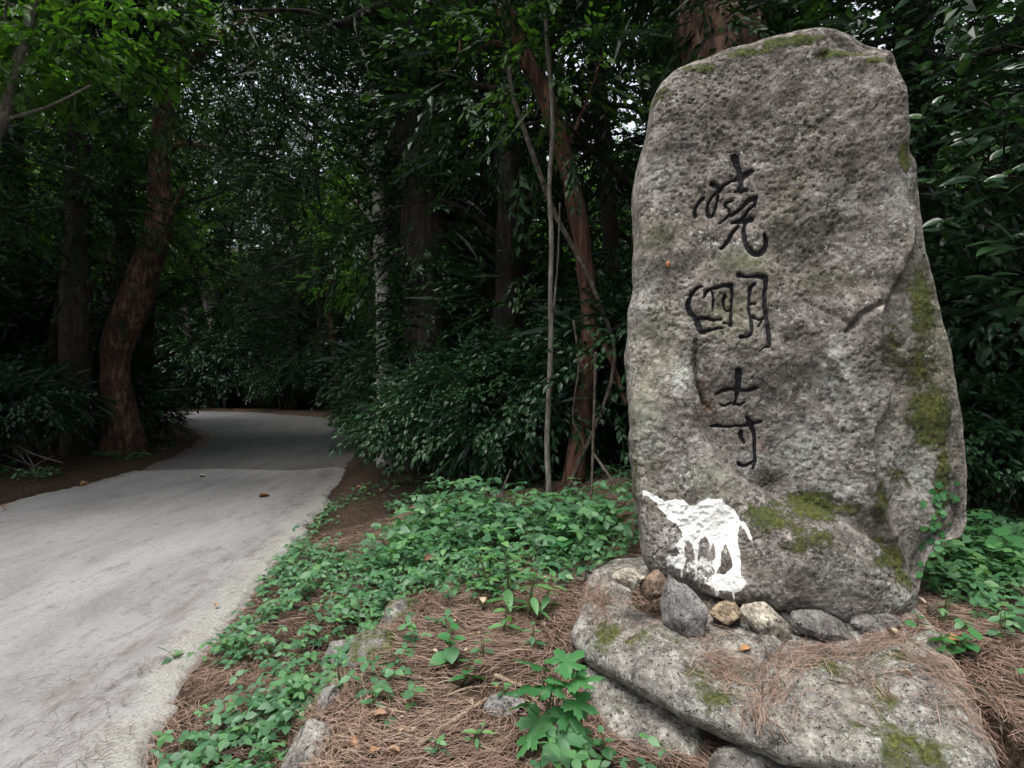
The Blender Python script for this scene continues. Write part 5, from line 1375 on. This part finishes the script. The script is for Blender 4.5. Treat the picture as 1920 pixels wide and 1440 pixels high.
# lobed vine: leaf spots read off the photograph, all about 1.85 m away
def lobed_vine():
    p = gp(1030, 1395); y0 = p[1]
    spots = [(1010, 1250, .075, 2.6, .1), (1050, 1245, .085, .6, .2), (1075, 1275, .08, .1, .1), (1000, 1290, .08, 3.0, -.2), (1035, 1300, .06, 1.6, .3), (1015, 1340, .085, 4.2, -.5), (1060, 1330, .075, 5.4, -.4), (1075, 1310, .07, 5.9, -.3),
             (1000, 1375, .07, 3.9, -.5), (1050, 1370, .085, 4.9, -.6), (1085, 1365, .05, 5.6, -.4), (1040, 1275, .045, 5.2, .2), (1060, 1255, .05, 1.2, .5), (1085, 1390, .045, 5.3, -.5), (985, 1320, .05, 3.4, -.1)]
    L = []
    for k_, (px, py, s, hd, pt) in enumerate(spots):
        q = at_y(px, py, y0 - .02 - .012 * (k_ % 5)) - p; L.append((q[0], q[1], max(q[2], .02), s * 1.3, hd, pt))
    plant('lobed_vine', 'bushy vine seedling with large lobed maple-like leaves beside the slab', 1030, 1395, L, ML_lobed, None, .0025, 701)
lobed_vine()
def herb(px, py, hgt, nlev, s, seed, label, lean=(0, 0), name='leafy_herb', meshes_=None, base=None):
    r = np.random.default_rng(seed); L = []
    for k_ in range(nlev):
        t = (k_ + 1.2) / (nlev + .2); a_ = k_ * 1.57 + r.normal(0, .3)
        for b_ in (0, math.pi):
            L.append((lean[0] * t + .008 * math.cos(a_ + b_), lean[1] * t + .008 * math.sin(a_ + b_), hgt * t, s * (1.15 - .5 * t) * r.uniform(.8, 1.15), a_ + b_, .25 - .5 * (1 - t) + r.normal(0, .2)))
    return plant(name, label, px, py, L, meshes_ or ML_lance, None, .0025, seed, base=base)
herb(955, 1150, .42, 7, .13, 711, 'tall bright herb with long pointed leaves standing in the ground cover', (-.04, .0))
herb(915, 1120, .26, 5, .12, 712, 'bright pointed-leaf herb left of the tall bright herb', (-.06, 0))
herb(990, 1160, .26, 5, .115, 713, 'bright pointed-leaf herb right of the tall bright herb', (.05, 0))
herb(1020, 1150, .18, 4, .10, 714, 'short pointed-leaf herb beside the pale stick', (.05, 0))
herb(945, 1190, .16, 4, .095, 715, 'short bright herb in front of the tall bright herb', (.02, -.02))
herb(840, 1245, .14, 4, .075, 721, 'dark green seedling with heart-shaped leaves in the needle bed', (.02, 0), meshes_=ML_heart)
herb(870, 1285, .09, 3, .07, 722, 'low heart-leaved seedling in the middle of the needle bed', (.03, 0), meshes_=ML_heart)
herb(905, 1235, .10, 3, .05, 723, 'small oval-leaved seedling above the flat grey stone', (.0, 0), meshes_=ML_oval)
herb(1000, 1215, .10, 4, .05, 724, 'small oval-leaved seedling above the lobed-leaf vine', (0, 0), meshes_=ML_oval)
herb(700, 1330, .06, 3, .045, 725, 'tiny oval-leaved sprout alone on the needle bank', (0, 0), meshes_=ML_oval)
herb(885, 1400, .06, 4, .055, 726, 'low light green sprig under the bare pale stick', (.03, 0), meshes_=ML_lance)
herb(1130, 1430, .10, 4, .05, 727, 'bright seedling in the hollow below the lobed-leaf vine', (0, 0), meshes_=ML_heart)
herb(950, 1320, .07, 3, .045, 728, 'small sprout beside the broken stick end', (-.02, 0), meshes_=ML_oval)
herb(335, 1262, .12, 3, .09, 729, 'broad pale green sprout at the edge of the concrete road', (-.05, 0), meshes_=ML_oval)
herb(745, 1250, .05, 3, .04, 730, 'tiny sprout beside the mossy bank rock', (0, 0), meshes_=ML_oval)
herb(640, 1300, .12, 4, .05, 731, 'thin sprig in front of the white-patched bank rock', (0, -.02), meshes_=ML_lance)
herb(820, 1420, .05, 3, .05, 732, 'small sprig in the needles at the lower end of the pale stick', (0, 0), meshes_=ML_oval)
herb(1060, 1040, .22, 4, .15, 733, 'broad-leaved plant at the foot of the slanting red trunk', (0, -.05), meshes_=ML_heart)
herb(1040, 980, .2, 3, .16, 734, 'large-leaved plant in front of the thin sapling', (0, -.05), meshes_=ML_heart)
# right of the stone
herb(1740, 1235, .10, 4, .075, 741, 'heart-leaved plant growing beside the right edge of the slab', (.05, -.02), meshes_=ML_heart)
herb(1790, 1225, .08, 3, .085, 742, 'low plant with rounded leaves among needles right of the slab', (.04, -.03), meshes_=ML_heart)
herb(1720, 1190, .08, 2, .06, 743, 'insect-eaten seedling beside the pine cone', (0, 0), meshes_=ML_heart)
herb(1770, 1170, .14, 5, .05, 744, 'small oval-leaved sprig right of the stone\'s lower corner', (.03, 0), meshes_=ML_oval)
herb(1880, 1080, .22, 4, .14, 745, 'big broad-leaved plant right of the standing stone', (0, -.03), meshes_=ML_heart)
herb(1830, 1060, .28, 4, .12, 746, 'bright heart-leaved plant against the lower right edge of the standing stone', (-.02, -.03), meshes_=ML_heart)
herb(1880, 1200, .12, 4, .07, 747, 'leafy seedling in needles behind the half-buried grey rock', (0, 0), meshes_=ML_oval)

# ivy climbing the lower right of the stone
def stone_ivy():
    r = np.random.default_rng(751)
    bvs = BVHTree.FromPolygons([tuple(v) for v in Wv], [tuple(int(q) for q in p.vertices) for p in stele.data.polygons])
    C = Vector((0, 0, CAMZ))
    path = [(1745, 1090), (1742, 1060), (1750, 1030), (1758, 1000), (1752, 975), (1760, 945), (1765, 925), (1772, 905)]
    pts = []
    for px, py in path:
        d = Vector(pray(px, py)).normalized(); h = bvs.ray_cast(C, d)
        if h[0] is not None: pts.append(np.array(h[0] + h[1] * .006))
    if len(pts) < 3: return
    pts = np.array(pts); base = pts[0]
    root = thing('climbing_ivy', 'small ivy climbing the lower right flank of the standing stone', 'ivy', base)
    sm = MB(); add_tube(sm, pts, [.003, .0015], 30, 5); obj('stem', sm.mesh('stem', off=base), M['stem_green'], root)
    for k_ in range(64):
        px = np.interp(k_ / 63, np.linspace(0, 1, 8), [q[0] for q in path]) + r.normal(0, 13); py = np.interp(k_ / 63, np.linspace(0, 1, 8), [q[1] for q in path]) + r.normal(0, 9)
        d = Vector(pray(px, py)).normalized(); h = bvs.ray_cast(C, d)
        if h[0] is None: continue
        n_ = np.array(h[1]); f = np.array([r.normal(0, .7), -.2, -.5 + r.normal(0, .5)]); f = f - n_ * (f @ n_) + n_ * .25
        m = frames(f[None], n_[None])[0]
        o = bpy.data.objects.new('leaf', ML_heart[k_ % 3]); col.objects.link(o); o.parent = root
        o.matrix_basis = Matrix.Translation(np.array(h[0]) + n_ * .008 - base) @ Matrix(m.tolist()).to_4x4() @ Matrix.Scale(r.uniform(.018, .036), 4)
    # the snail
    h = bvs.ray_cast(C, Vector(pray(1253, 495)).normalized())
    if h[0] is not None:
        snail(np.array(h[0]), np.array(h[1]))
def snail(p, n_):
    root = thing('snail', 'small orange snail on the upper left face of the standing stone', 'snail', p + n_ * .004)
    mb = MB()
    th = np.linspace(0, 4.6 * np.pi, 60); rr_ = .0022 * np.exp(.105 * th); 
    e1 = nrm(np.cross(n_, [0, 0, 1])); e2 = np.cross(n_, e1)
    pts = [e1 * (r_ * math.cos(t)) + e2 * (r_ * math.sin(t)) + n_ * (.010 - .0006 * t) for t, r_ in zip(th, rr_)]
    V, F, c = tube(pts, list(rr_ * .62), 60, 10, smooth=False); b0 = mb.n; mb.add(V, F, .7); mb.T.append(c + b0)
    obj('shell', mb.mesh('shell'), M['snail'], root)
    fb = MB(); add_tube(fb, [-e2 * .016 + n_ * .001, n_ * .002, e2 * .018 + n_ * .003], [.002, .005, .003], 10, 8); obj('foot', fb.mesh('foot'), M['dead_orange'], root)
stone_ivy()

# ------------------------------------------------------------------ sticks, dead leaves, cones
def stick(name, label, p0, p1, r0, r1, mat, seed, bow=.01, lift=.012):
    a_ = gp(*p0); b_ = gp(*p1); r = np.random.default_rng(seed)
    m = (a_ + b_) / 2; m[2] = max(m[2], gz1(m[0], m[1])); m += np.array([r.normal(0, bow), r.normal(0, bow), 0])
    for q in (a_, m, b_): q[2] += lift
    mb = MB(); add_tube(mb, [a_, m, b_], [r0, (r0 + r1) / 2, r1], 16, 8, .15, seed)
    o = obj(name, mb.mesh(name, off=a_), M[mat], None, a_); return tag(o, label, 'stick')
stick('bare_stick', 'thick bare pale stick lying on the needle bed', (782, 1405), (913, 1316), .009, .007, 'wood_pale', 1)
stick('bare_stick', 'short pale stick beside the lobed-leaf vine', (928, 1272), (978, 1291), .009, .007, 'wood_pale', 2)
stick('bare_stick', 'pale weathered stick lying right of the tall bright herb', (962, 1075), (1062, 1101), .012, .008, 'wood_pale', 3, lift=.03)
stick('bare_stick', 'thinner pale stick behind the weathered one in the herbs', (995, 1052), (1030, 1066), .01, .006, 'wood_pale', 4, lift=.03)
stick('bare_stick', 'thin tan stick crossing the middle of the needle bed', (705, 1312), (782, 1283), .004, .003, 'wood_pale', 5)
stick('bare_stick', 'thin stick pointing at the flat grey stone', (835, 1310), (912, 1292), .004, .003, 'wood_pale', 6)
stick('bare_stick', 'thin tan twig among the needles near the mossy rocks', (828, 1143), (882, 1182), .004, .002, 'wood_pale', 7)
stick('bare_stick', 'brown twig running down towards the mossy bank rock', (655, 1180), (683, 1125), .004, .003, 'twig', 8)
stick('bare_stick', 'short brown stick beside the grey and mossy rock', (592, 1412), (632, 1385), .007, .005, 'twig', 9)
stick('bare_stick', 'tan twig along the bottom of the needle bank', (715, 1420), (800, 1375), .004, .003, 'wood_pale', 10)
stick('bare_stick', 'short broken stick in the strip beside the road', (455, 1190), (472, 1212), .006, .006, 'wood_pale', 11)
stick('bare_stick', 'thin red-brown twig right of the slab', (1770, 1130), (1870, 1140), .004, .003, 'twig', 12, lift=.03)
stick('bare_stick', 'long brown twig curving beside the half-buried rock', (1800, 1270), (1880, 1390), .005, .003, 'twig', 13, lift=.02)
# slanting stick on the slab
def slab_stick(label, p0, p1, r0, seed):
    pts = []
    for t in (0, .5, 1):
        q = SL.pt(p0[0] + (p1[0] - p0[0]) * t, p0[1] + (p1[1] - p0[1]) * t, .05); h = drop(q[0], q[1])
        if h[0] is not None: q = np.array(h[0])
        pts.append(q + np.array([0, 0, r0 + .006]))
    mb = MB(); add_tube(mb, pts, [r0, r0 * .6], 14, 7, .1, seed); o = obj('slab_twig', mb.mesh('slab_twig', off=pts[0]), M['twig'], None, pts[0]); tag(o, label, 'twig')
slab_stick('reddish twig lying across the middle of the slab', (1555, 1285), (1635, 1268), .0035, 1)
slab_stick('thin reddish twig running right across the slab', (1640, 1270), (1740, 1280), .0025, 2)
slab_stick('bent brown twig at the left of the slab\'s needle drift', (1440, 1225), (1500, 1160), .003, 3)
slab_stick('pale thin twig leaning over the slab in front of the tan stone', (1335, 1165), (1395, 1205), .0025, 4)

def curled_leaf(name, label, p, size, rz, mat, seed, curl=.5, pitch=.2):
    r = np.random.default_rng(seed); V, F = leaf_fine(.6, -.1, 9, .5)
    V = V.copy(); V[:, 2] += curl * (V[:, 1] ** 2) * 2 + .25 * (V[:, 0] - .5) ** 2 + .05 * fbm(V * 3 + seed, 1, 2, seed)
    V[:, 1] *= 1 + .18 * np.sin(V[:, 0] * 22)
    V = V * size; V[:, 2] -= V[:, 2].min()
    Rm = np.array(Matrix.Rotation(rz, 3, 'Z') @ Matrix.Rotation(pitch, 3, 'X')); V = V @ Rm.T; V[:, 2] -= V[:, 2].min()
    o = obj(name, mk_mesh(name, V, F, True, {'var': np.full(len(V), r.uniform(.2, .9))}), M[mat], None, p + np.array([0, 0, .006])); return tag(o, label, 'leaf')
curled_leaf('dead_leaf', 'large curled brown dead leaf on the ground cover', gp(792, 1078) + np.array([0, 0, .07]), .085, .9, 'dead_leaf', 1, .9, .6)
curled_leaf('dead_leaf', 'crumpled tan dead leaf below the tall bright herb', gp(905, 1150) + np.array([0, 0, .03]), .07, 2.0, 'dead_pale', 2)
curled_leaf('dead_leaf', 'orange dead leaf lying alone on the concrete road', np.array([*at_z(486, 933, 0)[:2], 0.0]), .13, .2, 'dead_orange', 3)
curled_leaf('dead_leaf', 'brown dead leaf near the left edge of the road', np.array([*at_z(150, 912, 0)[:2], 0.0]), .12, 1.2, 'dead_orange', 4)
curled_leaf('dead_leaf', 'pale dead leaf at the far left margin of the road', np.array([*at_z(6, 957, 0)[:2], 0.0]), .1, 2.2, 'dead_leaf', 5)
curled_leaf('dead_leaf', 'small yellow dead leaf near the ragged road edge', np.array([*at_z(405, 1141, 0)[:2], 0.0]), .04, 2.2, 'dead_orange', 6)
curled_leaf('dead_leaf', 'white leaf scrap on the road before the joint', np.array([*at_z(374, 895, 0)[:2], 0.0]), .09, .2, 'dead_pale', 7)
curled_leaf('dead_leaf', 'dead leaf beside the road edge under the shrub', gp(668, 918), .09, .4, 'dead_leaf', 8)
curled_leaf('dead_leaf', 'pale dead leaf in the litter beside the shrub', gp(712, 925), .09, 1.4, 'dead_pale', 9)
def slab_pt(px, py):
    q = SL.pt(px, py, .06); h = drop(q[0], q[1]); return np.array(h[0]) if h[0] is not None else q
curled_leaf('dead_leaf', 'orange-tan dead leaf on the needles of the slab', slab_pt(1388, 1218), .05, .3, 'dead_orange', 10)
curled_leaf('dead_leaf', 'pale curled dead leaf on the right of the slab', slab_pt(1680, 1192), .055, 1.7, 'dead_pale', 11)
curled_leaf('dead_leaf', 'small tan dead leaf low on the slab', slab_pt(1712, 1280), .04, 2.6, 'dead_pale', 12)
curled_leaf('dead_leaf', 'brown dead leaf under the heart-leaved plant', gp(1778, 1212), .07, .1, 'dead_orange', 13)
curled_leaf('dead_leaf', 'dry leaf beside the pine cone at the stone corner', gp(1735, 1140), .07, 2.0, 'dead_pale', 14)
# small dry leaf scraps in the needle bed
G = 'dry leaf scraps in the needle bed'
for k_, (px, py) in enumerate([(770, 1375), (745, 1385), (712, 1310), (760, 1350), (880, 1320), (700, 1350), (930, 1295), (820, 1230), (860, 1170), (895, 1190), (690, 1420), (1010, 1420), (1050, 1430), (780, 1330), (655, 1400), (870, 1225), (1020, 1180), (750, 1420), (840, 1370)]):
    curled_leaf('leaf_scrap', 'small dry leaf scrap lying in the needle bed', gp(px, py), .025 + .012 * (k_ % 3), k_ * 1.3, ('dead_pale', 'dead_leaf', 'dead_orange', 'dead_pale')[k_ % 4], 40 + k_)['group'] = G

def cone(label, p, s, rot, seed):
    root = thing('pine_cone', label, 'pine cone', p + np.array([0, 0, s * .5]))
    r = np.random.default_rng(seed); n = 70; k_ = np.arange(n); t = (k_ + .5) / n
    th = k_ * 2.39996; rad = s * .5 * np.sin(np.pi * (.12 + .80 * t)) ** .8; zz = (t - .5) * s * 1.25
    pos = np.stack([np.cos(th) * rad * .45, np.sin(th) * rad * .45, zz], 1)
    f = np.stack([np.cos(th), np.sin(th), .35 + .7 * t], 1)
    TV = np.array([(0, .16, 0), (0, -.16, 0), (.55, .34, .06), (.55, -.34, .06), (.72, 0, .12), (.55, 0, -.06)]); TF = np.array([(0, 1, 3), (0, 3, 2), (2, 3, 4), (2, 5, 3), (0, 2, 5), (1, 5, 3)])
    V, F = scatter(TV, TF, frames(f, np.tile([0, 0, 1.0], (n, 1))) * (s * .42), pos)
    Rm = np.array(Matrix.Rotation(rot[1], 3, 'Z') @ Matrix.Rotation(rot[0], 3, 'X')); V = V @ Rm.T
    mb = MB(); mb.add(V, F, np.tile([.1, .1, .7, .7, .95, .3], n)); obj('scales', mb.mesh('scales', False), M['cone'], root)
    cb = MB(); add_tube(cb, [np.array([0, 0, -s * .6]) @ Rm.T, np.array([0, 0, s * .5]) @ Rm.T], [s * .2, s * .1], 6, 8); obj('core', cb.mesh('core'), M['cone'], root)
cone('grey-brown pine cone at the edge of the concrete road', gp(278, 1378), .065, (1.2, .5), 1)
cone('pine cone half hidden in leaves below the roadside cone', gp(262, 1418), .065, (1.4, 2.0), 2)
cone('pine cone in the green cover away from the road edge', gp(425, 1378), .055, (1.0, 1.0), 3)
cone('dark pine cone at the lower right corner of the standing stone', gp(1748, 1163), .05, (.8, 2.6), 4)

# dead branches heaped left of the road
def dead_branches():
    base = np.array([*at_z(70, 890, .05)[:2], 0]); base[2] = gz1(base[0], base[1])
    G = 'dead branches heaped left of the road'
    for k_, (a_, m_, b_, w_) in enumerate([((20, 828), (60, 850), (118, 868), 4), ((25, 835), (50, 868), (75, 892), 3), ((0, 872), (30, 880), (65, 892), 5), ((45, 840), (62, 872), (68, 890), 3), ((30, 905), (70, 870), (100, 855), 3), ((5, 850), (30, 862), (90, 880), 3)]):
        P = [at_y(*a_, 9.3), at_y(*m_, 9.2), at_y(*b_, 9.1)]
        mb = MB(); add_tube(mb, P, [w_ * .5 * 9.2 / FPX, w_ * .25 * 9.2 / FPX], 12, 5, .1, k_)
        o = obj('dead_branch', mb.mesh('dead_branch', off=P[0]), M['bark_grey'], None, P[0]); tag(o, 'bare grey dead branch in the heap left of the road', 'branch', G)
dead_branches()

# drop prototypes that never got a place
for pr in protos + shrubs:
    if id(pr) not in used:
        for ch in list(pr.children): bpy.data.objects.remove(ch)
        bpy.data.objects.remove(pr)
for o in col.objects:
    if 'group' in o.keys() and not o['group']: del o['group']
